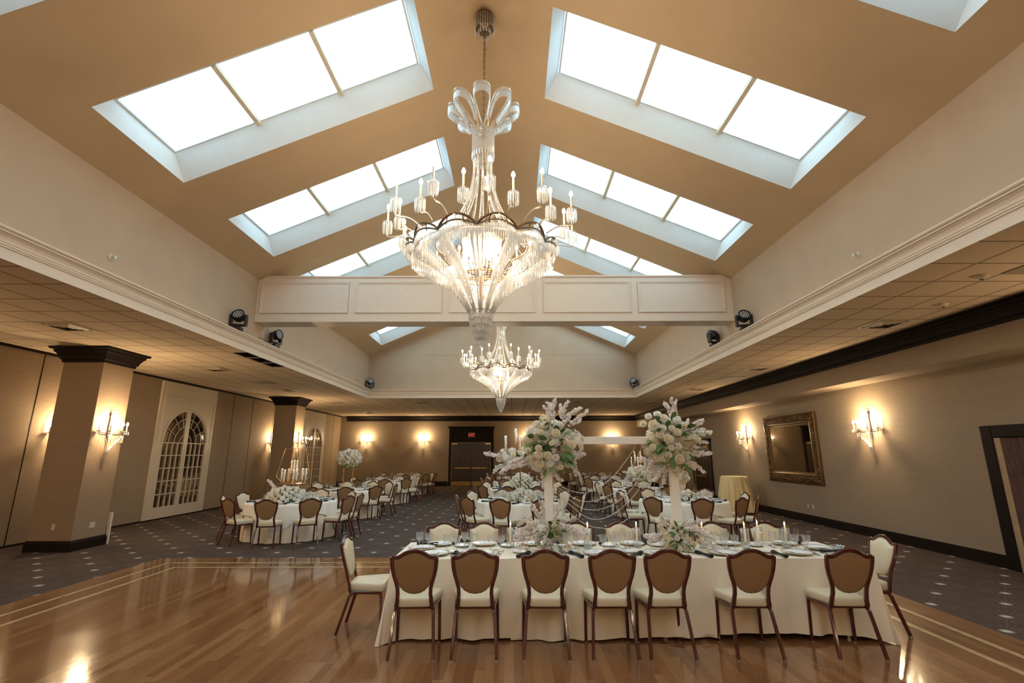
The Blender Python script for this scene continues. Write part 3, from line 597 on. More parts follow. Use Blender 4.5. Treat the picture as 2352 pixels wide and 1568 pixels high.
# ------------------------------------------------------------------ chandeliers
def make_chandelier():
    """z=0 near the gallery ring"""
    t = thing('chandelier', '', 'chandelier'); rr = random.Random(5)
    ztop = 3.60
    b = B().lathe([(.05, ztop+.16), (.05, ztop), (.13, ztop), (.135, ztop-.03), (.13, ztop-.20), (.10, ztop-.22), (0, ztop-.23)], 20)
    cn = b.build('canopy', 'bronze', t, True); b = B()
    for i in range(26):
        a = 2*pi*i/26; b.beads([(.14*cos(a), .14*sin(a), ztop-.03-.30*k/6*(.8+.2*cos(a*4))) for k in range(7)], .03, .012)
        if i % 2: b.drop((.09*cos(a), .09*sin(a), ztop-.22), .10, .012)
    b.build('bead_skirt', 'crystal', cn)
    b = B(); z = ztop-.20; k = 0
    while z > 1.62:
        pts = [(.014*cos(q), 0, z-.03+.034*sin(q)) for q in [2*pi*j/8 for j in range(8)]]
        if k % 2: pts = [(0, p[0], p[2]) for p in pts]
        b.tube(pts, .0045, 4, closed=True); z -= .052; k += 1
    b.build('chain', 'bronze', t, True)
    # crown of eight looped petals
    for i in range(8):
        a = 2*pi*i/8-pi/2; ca, sa = cos(a), sin(a); f = B(); lp = []
        for k in range(29):
            u = k/28*2*pi; s = (1-cos(u))/2                          # 0 at base, 1 at tip
            wdt = .150*sin(u)*(.30+.70*s); r = .10+.39*s; zz = 1.72+.385*sin(s*1.5)
            lp.append(V((r*ca-wdt*sa, r*sa+wdt*ca, zz)))
        f.tube(lp, .02, w=.02, up=(0, 0, 1)); p = f.build('crown_petal', 'silver_arm', t, True)
        g = B()
        for k in range(5, 23):
            for h in (0, .5):
                q = lp[k].lerp(lp[k+1], h); g.octa(q+V((0, 0, -.022)), .011); g.drop(q+V((0, 0, -.03)), .125, .010, .7)
        g.build('crystal_fringe', 'crystal', p)
    c = B().lathe([(.125, 1.68), (.13, 1.70), (.125, 1.72)], 20).lathe([(.11, 1.30), (.115, 1.32), (.11, 1.36)], 20).lathe([(.02, 1.72), (.02, 1.2)], 8)
    cl = c.build('collar', 'gold', t, True); b = B()
    for k in range(20):
        for i in range(44): a = 2*pi*(i+.5*(k % 2))/44; b.octa((.145*cos(a), .145*sin(a), 1.70-.018*k), .0105)
    for i in range(24): a = 2*pi*i/24; b.drop((.145*cos(a), .145*sin(a), 1.36), .10, .012, .7)
    for i in range(16): a = 2*pi*i/16; b.drop((.09*cos(a), .09*sin(a), 1.33), .16, .012, .7)
    b.build('bead_band', 'crystal', cl)
    # tent of bead strands and rods from the collar to the gallery
    for i in range(12):
        a = 2*pi*i/12; b = B(); pts = []
        for k in range(21): u = k/20; pts.append(((.12+.50*u**2.6)*cos(a), (.12+.50*u**2.6)*sin(a), 1.36-1.36*u))
        b.beads(pts, .026, .0115)
        a2 = a+.10; b.beads([((.115+.50*(k/20)**2.6)*cos(a2), (.115+.50*(k/20)**2.6)*sin(a2), 1.36-1.36*k/20) for k in range(21)], .026, .0085)
        st = b.build('bead_strand', 'crystal', t)
        if i % 2 == 0: B().tube([((.10+.46*(k/12)**2.6)*cos(a+.05), (.10+.46*(k/12)**2.6)*sin(a+.05), 1.36-1.36*k/12) for k in range(13)], .007, 5).build('support_rod', 'silver_arm', st, True)
    R0 = .90
    # gallery of twelve scalloped lobes with crystal ovals, and their prism fringes
    for i in range(12):
        a0 = 2*pi*i/12-pi/2; 
        def lob(u, dz=0., k=1.): 
            a = a0+2*pi/12*u; r = (R0+.055*sin(pi*u))*k; return V((r*cos(a), r*sin(a), dz-.105))
        f = B(); U = [k/10 for k in range(11)]
        f.tube([lob(u, -.02+.115*sin(pi*u)**.8) for u in U], .024, w=.030, up=(0, 0, 1)); f.tube([lob(u, -.03+.05*sin(pi*u)) for u in U], .016, w=.022, up=(0, 0, 1))
        for u in (.28, .72): f.tube([lob(u, -.02), lob(u+(.04 if u < .5 else -.04), .08)], .007, 4)
        lo = f.build('gallery_lobe', 'bronze', t, True)
        B().ball(lob(.5, .052, 1.01), .024, 8, 6, 1.5).build('crystal_oval', 'crystal', lo, True)
        g = B()
        for k in range(24):
            u = (k+.5)/24; p = lob(u, -.03+.05*sin(pi*u)); g.octa(p+V((0, 0, -.012)), .010); g.drop(p+V((0, 0, -.025)), .125, .009, .75)
        for k in range(16): u = (k+.5)/16; p = lob(u, -.07, .93); g.octa(p, .010); g.drop(p+V((0, 0, -.01)), .12, .009, .75)
        g.build('prism_fringe', 'crystal', lo)
    B().tube([(.60*cos(a), .60*sin(a), 0) for a in [2*pi*k/36 for k in range(36)]], .016, w=.02, up=(0, 0, 1), closed=True).tube([(.86*cos(a), .86*sin(a), -.13) for a in [2*pi*k/48 for k in range(48)]], .014, w=.02, up=(0, 0, 1), closed=True).build('gallery_ring', 'gold', t, True)
    # twenty-four candle arms in two reaches
    for i in range(24):
        a = 2*pi*(i+.5)/24-pi/2; far = i % 2 == 0; R = 1.21 if far else 1.07; zc = .25 if far else .19
        e = V((cos(a), sin(a), 0)); pts = [e*(.88+(R-.88)*min(1, 1.12*sin(u*pi/2)))+V((0, 0, .02+(zc-.02)*u**2.2+.05*sin(u*pi*2))) for u in [k/14 for k in range(15)]]
        arm = B().tube(pts, .009, 5).build('candle_arm', 'silver_arm', t, True); x, y, z = pts[-1]
        B().lathe([(0, 0), (.05, .004), (.062, .02), (.058, .024), (.02, .018), (.014, .05), (0, .05)], 14, (x, y, z)).build('drip_pan', 'cut_glass', arm, True)
        candle_parts(arm, x, y, z+.03, .17, r=.012)
        g = B(); [g.drop((x+.056*cos(q), y+.056*sin(q), z+.012), .155, .0095, .7) for q in [2*pi*k/12 for k in range(12)]]; g.build('prism_skirt', 'crystal', arm)
    # inner cluster of glowing cut-glass cups
    for i in range(6):
        a = 2*pi*i/6; x, y = .17*cos(a), .17*sin(a)
        cu = B().lathe([(.03, -.06), (.07, -.04), (.085, .03), (.095, .11), (.10, .115)], 14, (x, y, -.02)).build('inner_cup', 'frost_cup', t, True)
        B().ball((x, y, .02), .022, 8, 6, 1.4).build('bulb', 'bulb', cu, 'all')
        g = B(); [g.drop((x+.075*cos(q), y+.075*sin(q), -.06), .14, .009, .7) for q in [2*pi*k/10 for k in range(10)]]; g.build('prism_skirt', 'crystal', cu)
    B().tube([(.27*cos(a), .27*sin(a), -.42) for a in [2*pi*k/24 for k in range(24)]], .03, w=.012, up=(0, 0, 1), closed=True).lathe([(.02, .25), (.02, -1.0)], 8).build('inner_hoop', 'gold', t, True)
    for i in range(6):
        a = 2*pi*(i+.5)/6; candle_parts(t, .24*cos(a), .24*sin(a), -.40, .12)
    # flaring basket: twelve ribs hung with prisms and bead strands, meeting at the neck
    BK = [(0, .86, -.14), (.12, .76, -.19), (.30, .60, -.29), (.48, .43, -.43), (.66, .30, -.60), (.82, .20, -.76), (1.001, .135, -.90)]
    def bask(u): return interp([(a, b_, c_) for a, b_, c_ in BK], u)
    for i in range(12):
        a = 2*pi*i/12-pi/2; e = V((cos(a), sin(a), 0)); q = V((-sin(a), cos(a), 0))
        rp = [e*bask(k/22)[0]+V((0, 0, bask(k/22)[1])) for k in range(23)]
        rb = B().tube(rp, .006, 4).build('basket_rib', 'bronze', t, True); g = B()
        for k in range(36):
            u = (k+.5)/36; r, z = bask(u); L = .14*(1-u)+.05
            for s in (-1, 1): 
                w = .052*(1-u)+.010; p = e*r+q*s*w+V((0, 0, z)); g.octa(p, .0095); g.drop(p+V((0, 0, -.008)), L, .0085, .7)
            if k % 2: g.drop(e*(r-.01)+V((0, 0, z-.01)), L*1.15, .009, .7)
        for off in (.5,):
            for m in (-.30, -.1, .1, .30):
                pts = []
                for k in range(19):
                    u = .34+.66*k/18; r, z = bask(u); aa = a+2*pi/12*(off+m); pts.append((r*cos(aa), r*sin(aa), z))
                g.beads(pts, .027, .0105)
        g.build('basket_crystals', 'crystal', rb)
    # stepped tiers and the finial
    for (r, z0, L, n) in ((.148, -.88, .11, 26), (.132, -.985, .09, 24), (.112, -1.07, .09, 22), (.082, -1.15, .08, 16), (.052, -1.225, .075, 12)):
        f = B().lathe([(r-.015, z0), (r, z0+.01), (r-.015, z0+.02)], 18).build('drop_tier', 'bronze', t, True); g = B()
        for i in range(n):
            a = 2*pi*i/n; g.octa((r*cos(a), r*sin(a), z0-.005), .011); g.drop((r*cos(a), r*sin(a), z0-.015), L, .011, .8)
            if r > .08: g.drop((r*.6*cos(a), r*.6*sin(a), z0-.02), L, .010, .8)
        g.build('prism_row', 'crystal', f)
    B().lathe([(.0, -1.27), (.03, -1.30), (.012, -1.32), (.02, -1.34), (.006, -1.37), (0, -1.42)], 10).build('finial', 'crystal', t, True)
    return t
CH1 = (-.40, 5.87, 4.42)
ch = make_chandelier(); ch.location = CH1; ch['label'] = 'lit crystal chandelier hung before the tie beam, over the dance floor'; ch['group'] = 'tiered crystal chandeliers'
CH2 = (-.37, 14.8, 4.36); dup(ch, CH2, .13, 'lit crystal chandelier hung past the tie beam, seen below it', 'tiered crystal chandeliers')
CH_ADDED = (-.40, -3.0, 4.42); dup(ch, CH_ADDED, 0., 'lit crystal chandelier behind the camera, near the room\'s other end', 'tiered crystal chandeliers')  # extra chandelier added out of view, warms surfaces that face the camera
for c in (CH1, CH2, CH_ADDED):
    for i in range(12): a = 2*pi*(i+.5)/12; lamp((c[0]+1.13*cos(a), c[1]+1.13*sin(a), c[2]+.48), 26. if c is CH_ADDED else 14., (1., .78, .53), .05, 'chandelier_glow')  # the added unseen chandelier is set brighter to lift the table front
    for i in range(3): a = 2*pi*i/3+.3; lamp((c[0]+.22*cos(a), c[1]+.22*sin(a), c[2]-.22), 40., (1., .80, .56), .08, 'chandelier_glow')

# ------------------------------------------------------------------ banquet chairs
POST = [(.395, .166, -.115), (.42, .166, -.132), (.47, .158, -.140), (.53, .151, -.150), (.585, .154, -.163), (.64, .168, -.178), (.70, .187, -.194), (.76, .200, -.209), (.82, .206, -.225), (.868, .206, -.238)]
TOPR = [(.206, .866), (.182, .861), (.158, .862), (.130, .873), (.095, .894), (.052, .913), (0, .920)]
def yz(z): return -.135-(z-.42)*.232
def make_chair():
    t = thing('banquet_chair', '', 'chair')
    f = B()
    left = [(-x, yz(z) if z > .5 else y, z) for z, x, y in POST]; top = [(-x, yz(z), z) for x, z in TOPR[1:]]+[(x, yz(z), z) for x, z in TOPR[-2:0:-1]]
    right = [(x, yz(z) if z > .5 else y, z) for z, x, y in reversed(POST)]
    f.tube(left, .026, w=.034, up=(0, 1, 0)); f.tube(right, .026, w=.034, up=(0, 1, 0)); f.tube([left[-1]]+top+[right[0]], .028, w=.032, up=(0, 1, 0))
    f.build('back_frame', 'mahogany', t, True)
    # shield-shaped pad: outline runs clockwise from the top centre
    half = [(0, .903), (.045, .898), (.085, .882), (.120, .860), (.150, .848), (.188, .850), (.190, .82), (.185, .76), (.174, .70), (.157, .645), (.135, .60), (.10, .562), (.055, .538), (0, .530)]
    out = half+[(-x, z) for x, z in half[-2:0:-1]]; cz = .74
    def rg(k, dy): return [(x*k, yz(cz+(z-cz)*k)+dy, cz+(z-cz)*k) for x, z in out]
    B().loft([rg(1, -.004), rg(1, .006), rg(.93, .020), rg(.7, .030), rg(.3, .034)]).build('back_cushion', 'vinyl_cream', t, 60)
    B().loft([rg(.3, -.014), rg(.9, -.013), rg(.985, -.010), rg(1, -.004)]).build('back_panel', 'vinyl_tan', t, 60)
    so = []
    for x, y, r in ((.150, -.145, .03), (.228, .235, .05), (-.228, .235, .05), (-.150, -.145, .03)):
        cx, cy = x-(r if x > 0 else -r), y-(r if y > 0 else -r); st = {(1, 0): -pi/2, (1, 1): 0, (0, 1): pi/2, (0, 0): pi}[(int(x > 0), int(y > 0))]
        so += [(cx+r*cos(st+k*pi/8), cy+r*sin(st+k*pi/8)) for k in range(5)]
    def sr(k, z, d=0.): return [(x*k, .045+(y-.045)*k, z+d*(y > .1)) for x, y in so]
    B().loft([sr(.97, .412), sr(1, .422), sr(1, .462), sr(.985, .478), sr(.94, .489), sr(.7, .494), sr(.3, .496)]).build('seat', 'vinyl_cream', t, 60)
    r = B()
    for s in (-1, 1): r.tube([(s*.166, -.13, .398), (s*.20, .19, .398)], .028, w=.026, up=(0, 0, 1))
    r.tube([(-.20, .19, .398), (.20, .19, .398)], .02, w=.02, up=(0, 0, 1)).tube([(-.166, -.10, .398), (.166, -.10, .398)], .02, w=.02, up=(0, 0, 1)); r.build('seat_rail', 'mahogany', t, True)
    for s in (-1, 1):
        B().tube([(s*.166, -.085, .400), (s*.172, -.105, .392), (s*.178, -.125, .365), (s*.204, -.235, .006)], .030, w=.028, up=(0, 1, .3)).build('leg', 'mahogany', t, True)
        B().tube([(s*.198, .17, .400), (s*.201, .195, .392), (s*.203, .20, .365), (s*.207, .215, .006)], .030, w=.028, up=(0, 1, .3)).build('leg', 'mahogany', t, True)
    return t
chair0 = make_chair(); used = [False]
chair_fine = None
def chair(x, y, ang, lab, group):
    """ANG: heading the sitter faces, 0 = +Y"""
    if not used[0]: used[0] = True; chair0.location = (x, y, 0); chair0.rotation_euler.z = ang; chair0['label'] = lab; chair0['group'] = group; return chair0
    return dup(chair0, (x, y, 0), ang, lab, group)
ORD = ['first', 'second', 'third', 'fourth', 'fifth', 'sixth', 'seventh']
rr = random.Random(11)
hx = [-.93, -.36, .30, .915, 1.425, 2.215, 3.125]; hr = [2, 1, -1, 0, 1, -2, -2]
hc = []
for i, x in enumerate(hx): hc.append(chair(x, 5.085, rad(hr[i]), 'shield-back chair on the near side of the long table, %s from the arched-door end' % ORD[i], 'chairs at the long head table'))
for i, x in enumerate((-.90, -.38, .24, .82, 1.385, 2.58, 3.26)): hc.append(chair(x, 6.47, pi+rad(rr.uniform(-2, 2)), 'shield-back chair across the long table, cream side showing, %s from the arched-door end' % ORD[i], 'chairs at the long head table'))
hc.append(chair(-1.585, 5.67, -pi/2+rad(4), 'shield-back chair at the arched-door end of the long table', 'chairs at the long head table'))
hc.append(chair(3.765, 5.64, pi/2-rad(4), 'shield-back chair at the mirror-wall end of the long table', 'chairs at the long head table'))
capm = B().box(-.014, -.014, 0, .014, .014, .012).mesh('foot_cap', 'cap_metal')
for o in hc:
    for lg in [c for c in o.children if c.name.startswith('leg')]:
        v = min(lg.data.vertices, key=lambda q: q.co.z).co; put(capm, 'foot_cap', lg, (.204*(1 if v.x > 0 else -1), .215 if v.y > 0 else -.235, 0))

# ------------------------------------------------------------------ round tables
def cloth_mesh(nm, m, r, drop_fn, flare, folds, seed, z=.762, dz=0.):
    rs = random.Random(seed); N = 144; ph = [rs.uniform(0, 6.28) for _ in range(4)]; rings = []
    def wav(a): return .5*sin(folds*a+ph[0])+.35*sin((folds+5)*a+ph[1])+.3*sin((folds-7)*a+ph[2])
    for k in ('c', .5, .97): rings.append([(r*(0.001 if k == 'c' else k)*cos(2*pi*j/N), r*(0.001 if k == 'c' else k)*sin(2*pi*j/N), z+dz) for j in range(N)])
    for i in range(13):
        u = i/12; ring = []
        for j in range(N):
            a = 2*pi*j/N; d = drop_fn(a); h = d*u; g = min(1, h/.55); R = r+.006+flare*h/.75+.058*g*wav(a)+.012*g
            if i == 0: R = r; h = .0
            ring.append((R*cos(a), R*sin(a), z+dz-.004*(i > 0)-h))
        rings.append(ring)
    return B().loft(rings, cap=False).mesh(nm, m, 'all')
RT = .94
CLOTH = cloth_mesh('tablecloth', 'linen_ivory', RT, lambda a: .745, .015, 17, 1)
def sq(a0):
    def f(a): c = max(abs(cos(a-a0)), abs(sin(a-a0))); return max(.20, min(.66, 1.16/c-.94))
    return f
OVER = [cloth_mesh('table_overlay', 'linen_white', RT+.020, sq(a0), .018, 17, 1, dz=.004) for a0 in (.2, .75, 1.2)]
TOP = B().lathe([(0, .73), (.90, .73), (.915, .735), (.915, .752), (.90, .757), (0, .757)], 48).mesh('tabletop', 'table_ply'); TLEG = B().box(-.02, -.02, 0, .02, .02, .73).mesh('leg', 'table_ply')
PLATE = B().lathe([(0, .004), (.07, .002), (.085, .006), (.135, .020), (.138, .022), (.085, .010), (.07, .007), (0, .007)], 28).mesh('dinner_plate', 'china', 35)
NAPB = B(); 
NAPB.loft([[(x*.72, .022*w*cos(q), .016+.015*w*sin(q)) for q in [2*pi*k/10 for k in range(10)]] for x, w in ((-.17, 1.15), (-.14, 1.1), (-.03, .75), (.02, .6), (.05, .8), (.15, 1.25), (.17, 1.2))])
NAPKIN = NAPB.mesh('napkin', 'napkin_black', True)
def goblet_mesh(): 
    b = B().lathe([(0, .002), (.035, .003), (.036, .006), (.008, .014), (.006, .06), (.010, .07), (.034, .095), (.040, .13), (.041, .165)], 16)
    return b
GOB = goblet_mesh().mesh('water_goblet', 'cut_glass', 'all')
FLU = B().lathe([(0, .002), (.030, .003), (.031, .006), (.006, .014), (.005, .085), (.016, .105), (.024, .15), (.026, .215)], 14).mesh('champagne_flute', 'glass', 'all')
DIA = B()
for i in range(12):
    a = 2*pi*i/12
    for k in range(3): DIA.tube([(.0405*cos(a+.26*s)*(.86+.05*k+.03*s), .0405*sin(a+.26*s)*(.86+.05*k+.03*s), .092+.022*k+.022*s) for s in (0, .5, 1)], .0018, 3)
CUTS = DIA.mesh('cut_pattern', 'crystal')
def single(mesh, name, loc, rz, lab, cat, group, rot=None):
    o = put(mesh, name, None, loc, rot or (0, 0, rz)); return tag(o, lab, cat, group)
TABLES = {
 'T1': ((-5.03, 11.56), 'the hexagon-stand round table', [(-6.36, 11.15), (-5.81, 10.33), (-6.23, 11.92), (-4.88, 10.01), (-4.08, 10.29), (-3.49, 10.91), (-3.46, 11.55), (-4.0, 12.47), (-4.98, 13.1)]),
 'T2': ((-4.98, 15.17), 'the tall flower-ball round table', [(-5.42, 13.68), (-6.22, 16.0), (-4.56, 13.72), (-3.85, 14.2), (-4.01, 16.35), (-3.52, 15.19), (-4.63, 16.62), (-5.49, 16.6), (-6.25, 14.4)]),
 'T3': ((-4.98, 19.25), 'the third round table down the arched-door side', [(-5.51, 17.82), (-4.58, 17.82), (-3.86, 18.3), (-3.72, 19.95), (-3.52, 19.2), (-5.47, 20.65), (-4.66, 20.7), (-6.31, 19.86), (-6.3, 18.6)]),
 'T4': ((-5.0, 23.1), 'the last round table down the arched-door side', [(-5.4, 21.68), (-4.64, 21.7), (-3.82, 22.2), (-3.86, 23.99), (-3.52, 22.85), (-6.19, 24.0), (-5.5, 24.5), (-4.69, 24.5), (-6.35, 22.5)]),
 'C1': ((.15, 11.5), 'the candelabra round table', [(-1.25, 11.13), (-.98, 10.53), (-.99, 12.3), (-.28, 10.08), (.55, 10.06), (-.27, 12.9), (.63, 12.88), (1.25, 12.37), (1.60, 11.35), (1.33, 10.6)]),
 'C2': ((.25, 15.35), 'the second round table in the middle row', [(-1.18, 15.1), (-.87, 14.3), (-.87, 16.25), (-.18, 13.9), (.68, 13.9), (-.18, 16.8), (.73, 16.8), (1.44, 16.2), (1.66, 14.95), (1.4, 14.3)]),
 'C3': ((.2, 19.5), 'the third round table in the middle row', [(-1.25, 19.26), (-.99, 18.5), (-1.04, 20.38), (-.33, 18.05), (-.3, 20.95), (.68, 18.0), (.6, 20.95), (1.5, 20.3), (1.6, 18.9)]),
 'C4': ((.2, 23.6), 'the last round table in the middle row', [(-1.25, 23.83), (-.95, 22.6), (-.48, 24.95), (-.06, 22.1), (.8, 22.2), (1.4, 22.8), (1.5, 24.3), (.5, 25.1)]),
 'R1': ((3.85, 11.55), 'the round table behind the arch', [(3.75, 10.05), (2.85, 10.42), (2.37, 11.35), (2.60, 12.38), (4.60, 10.24), (5.30, 11.6), (5.18, 10.75), (4.82, 12.7), (3.45, 13.0)]),
 'R2': ((3.95, 15.2), 'the second round table on the mirror side', [(3.3, 13.80), (2.68, 14.47), (2.62, 15.88), (3.38, 16.6), (4.3, 16.65), (4.2, 13.73), (5.1, 14.3), (5.3, 15.9)]),
 'R3': ((3.95, 19.5), 'the third round table on the mirror side', [(2.75, 18.55), (2.7, 20.3), (3.45, 18.05), (3.37, 20.95), (2.44, 19.3), (4.27, 21.0), (4.5, 18.1), (5.0, 20.6), (5.35, 18.9), (5.4, 19.8)]),
 'R4': ((3.95, 23.3), 'the last round table on the mirror side', [(2.71, 24.2), (2.45, 23.0), (3.42, 24.7), (4.4, 24.75), (5.1, 24.2), (3.6, 21.85), (4.5, 21.9), (2.9, 22.2), (5.4, 23.0)]),
}
CLK = ['twelve', 'one', 'two', 'three', 'four', 'five', 'six', 'seven', 'eight', 'nine', 'ten', 'eleven']
for ti, (k, ((cx, cy), nm, seats)) in enumerate(TABLES.items()):
    rs = random.Random(ti+20)
    t = thing('round_table', 'cloth-covered folding table under the cloth of %s' % nm[4:], 'table', (cx, cy, 0)); put(TOP, 'tabletop', t)
    for q in range(4): put(TLEG, 'leg', t, (.55*cos(q*pi/2+.6), .55*sin(q*pi/2+.6), 0))
    o = put(CLOTH, 'tablecloth', None, (cx, cy, 0), (0, 0, rs.uniform(0, 6))); tag(o, 'floor-length ivory tablecloth of %s' % nm, 'tablecloth')
    o = put(OVER[ti % 3], 'table_overlay', None, (cx, cy, 0), o.rotation_euler); tag(o, 'shorter white square overlay cloth on %s' % nm, 'tablecloth')
    g = 'chairs around %s' % nm; taken = set()
    for x, y in seats:
        a = atan2(y-cy, x-cx); R = max(1.42, min(1.62, sqrt((x-cx)**2+(y-cy)**2))); head = a+pi/2+rad(rs.uniform(-5, 5)); px, py = cx+(R-.245)*cos(a), cy+(R-.245)*sin(a)
        hr_ = (3-a/(2*pi)*12) % 12; hh = int(round(hr_)) % 12
        while hh in taken: hh = (hh+1) % 12
        taken.add(hh)
        chair(px, py, head, 'shield-back chair at the %s o\'clock place of %s' % (CLK[hh], nm), g)
        # the place setting in front of it
        zt = .768; ca, sa = cos(a), sin(a); fx, fy = cx+.74*ca, cy+.74*sa
        single(PLATE, 'dinner_plate', (fx, fy, zt), 0, 'white dinner plate set on %s' % nm, 'plate', 'plates on %s' % nm)
        single(NAPKIN, 'napkin', (fx+.05*ca-.14*sa, fy+.05*sa+.14*ca, zt+.004), a+rs.uniform(-.3, .3), 'rolled black napkin lying on %s' % nm, 'napkin', 'napkins on %s' % nm)
        gx, gy = cx+.56*ca+.16*sa, cy+.56*sa-.16*ca
        single(GOB, 'water_goblet', (gx, gy, zt), 0, 'cut-glass goblet standing on %s' % nm, 'glass', 'goblets on %s' % nm)
        single(FLU, 'champagne_flute', (gx-.09*sa-.02*ca, gy+.09*ca-.02*sa, zt), 0, 'tall champagne flute standing on %s' % nm, 'glass', 'flutes on %s' % nm)
        if k in ('T1', 'C1', 'R1'): single(GOB, 'water_goblet', (gx+.05*sa-.06*ca, gy-.05*ca-.06*sa, zt), .5, 'cut-glass goblet standing on %s' % nm, 'glass', 'goblets on %s' % nm)

# cocktail table in the aisle
CK = cloth_mesh('cocktail_cloth', 'linen_yellow', .385, lambda a: 1.05, .10, 13, 9, z=1.085)
t = thing('cocktail_table', 'tall table hidden under the yellow floor-length cloth by the mirror wall', 'table', (7.02, 16.05, 0)); B().lathe([(0, 1.05), (.37, 1.05), (.37, 1.078), (0, 1.078)], 32).build('tabletop', 'table_ply', t); B().lathe([(.03, 0), (.03, 1.05)], 10).build('pedestal', 'table_ply', t); B().lathe([(0, 0), (.25, 0), (.24, .02), (.03, .04)], 20).build('base', 'table_ply', t)
tag(put(CK, 'cocktail_cloth', None, (7.02, 16.05, 0)), 'yellow floor-length cloth on the tall table by the mirror wall', 'tablecloth')

# ------------------------------------------------------------------ the long head table
TY0, TY1, TX0, TX1, TZ = 5.300, 6.26, -1.235, 3.64, .757
for i, (x0, x1) in enumerate(((TX0+.01, 1.2), (1.21, TX1-.01))):
    t = thing('folding_table', 'folding table under the %s half of the long white cloths' % ('arched-door', 'mirror-wall')[i], 'table', ((x0+x1)/2, (TY0+TY1)/2, 0)); hw = (x1-x0)/2; B().box(-hw, -.475, .725, hw, .475, .755).build('tabletop', 'table_ply', t)
    for sx in (-1, 1):
        for sy in (-1, 1): B().box(sx*(hw-.3)-.015, sy*.4-.015, 0, sx*(hw-.3)+.015, sy*.4+.015, .725).build('leg', 'steel', t)
def long_cloth(name, x0, x1, m, lab, dz, ends, seed, hem):
    """rectangular cloth over the table from X0 to X1; ENDS: drape at (left, right) end"""
    rs = random.Random(seed); per = []            # outline points with outward normal and corner weight
    n = int((x1-x0)/.03)
    for i in range(n+1): per.append((x0+(x1-x0)*i/n, TY0, 0, -1, 0))
    side = []
    if ends[1]: side += [(x1, TY0+(TY1-TY0)*i/18, 1, 0, 0) for i in range(19)]
    per += side
    for i in range(n+1): per.append((x1-(x1-x0)*i/n, TY1, 0, 1, 0))
    if ends[0]: per += [(x0, TY1-(TY1-TY0)*i/18, -1, 0, 0) for i in range(19)]
    cs = []
    if ends[1]: cs += [(x1, TY0), (x1, TY1)]
    if ends[0]: cs += [(x0, TY0), (x0, TY1)]
    ph = [rs.uniform(0, 6) for _ in range(5)]; z = TZ+dz; rows = []; L = len(per)
    for i in range(12):
        u = i/11; row = []; s = 0.
        for j, (x, y, nx, ny, _) in enumerate(per):
            s = j*.03; w = max([0.]+[math.exp(-((x-a)**2+(y-c)**2)/.02) for a, c in cs]); g = u**1.2
            am = .35+.65*sin(s*1.9+ph[4])**2; fold = am*(.013*sin(s*14.3+ph[0]+u*.9)+.008*sin(s*23.1+ph[1]-u*1.4)+.004*sin(s*37+ph[2]))+.006*sin(s*5+ph[3]); off = .004+dz*1.5+g*(-.026+fold*1.8)
            ex = ey = 0.
            if w > .01:
                for a, c in cs:
                    k = math.exp(-((x-a)**2+(y-c)**2)/.02); sx = 1 if a > (x0+x1)/2 else -1; sy = -1 if c == TY0 else 1; ex += .13*k*g*sx*.75; ey += .13*k*g*sy
            hz = z*(1-(hem+.012*sin(s*2.1+ph[3]))/z*(1-w))
            row.append((x+nx*off+ex, y+ny*off+ey, z-(hz-.004*w)*u if u > 0 else z))
        rows.append(row)
    b = B()
    ends_closed = ends[0] and ends[1]
    vs = [p for r in rows for p in r]; fs = []
    for i in range(11):
        for j in range(L-1):
            p, q, p2, q2 = i*L+j, i*L+j+1, (i+1)*L+j, (i+1)*L+j+1
            if not ends[1] and j == n: continue
            fs.append((p, q, q2, p2))
        if ends[0]: fs.append((i*L+L-1, i*L, (i+1)*L, (i+1)*L+L-1))
    b.add(vs, fs); b.quad((x0, TY0, z), (x1, TY0, z), (x1, TY1, z), (x0, TY1, z))
    return tag(b.build(name, m, smooth=50), lab, 'tablecloth', 'cloths on the long head table')
long_cloth('tablecloth', TX0, .35, 'linen_ivory', 'ivory cloth over the arched-door end of the long table, one corner pooled on the floor', 0, (1, 0), 3, .03)
long_cloth('tablecloth', 1.4, TX1, 'linen_ivory', 'ivory cloth over the mirror-wall end of the long table', 0, (0, 1), 5, .05)
long_cloth('tablecloth', -.03, 2.02, 'linen_ivory', 'ivory cloth across the middle of the long table, under the arch', .004, (0, 0), 8, .02)
ZT = TZ+.006
# place settings of the head table
MENU = B().box(-.05, -.085, 0, .05, .085, .0012).mesh('menu_card', 'paper'); SIDE = B().lathe([(0, .003), (.05, .002), (.06, .006), (.085, .014), (.087, .016), (.06, .009), (0, .006)], 24).mesh('bread_plate', 'china', 35)
BIGP = B().lathe([(0, .004), (.085, .002), (.10, .006), (.148, .020), (.151, .022), (.10, .010), (.085, .007), (0, .007)], 36).mesh('dinner_plate', 'china', 35)
RIM = B().lathe([(.146, .0215), (.1515, .0228), (.150, .0195)], 36).mesh('plate_rim', 'gold', 'all')
tm = MT['paper'].copy(); tm.name = 'menu_print'; MT['menu_print'] = tm
INKM = mat('ink', (.30, .30, .31), .8)
LINES = B()
for i in range(9): w = (.018, .03, .026, .034, .022, .03, .034, .02, .028)[i]; z = .0014; y = .062-.0145*i; LINES.quad((-w, y, z), (w, y, z), (w, y+.003, z), (-w, y+.003, z))
INK = LINES.mesh('menu_lines', 'ink')
FK = B().box(-.006, -.10, 0, .006, .03, .003); [FK.box(-.011+.0066*i, .03, 0, -.008+.0066*i, .085, .003) for i in range(4)]; FORK = FK.box(-.011, .026, 0, .0125, .038, .003).mesh('fork', 'steel'); KN = B().box(-.006, -.11, 0, .006, -.01, .004).box(-.009, -.01, 0, .009, .10, .002).mesh('knife', 'steel')
SPO = B(); SPO.box(-.004, -.09, 0, .004, .04, .003).ball((0, .062, .004), .02, 10, 5, .25); SPOON = SPO.mesh('spoon', 'steel', 'all')
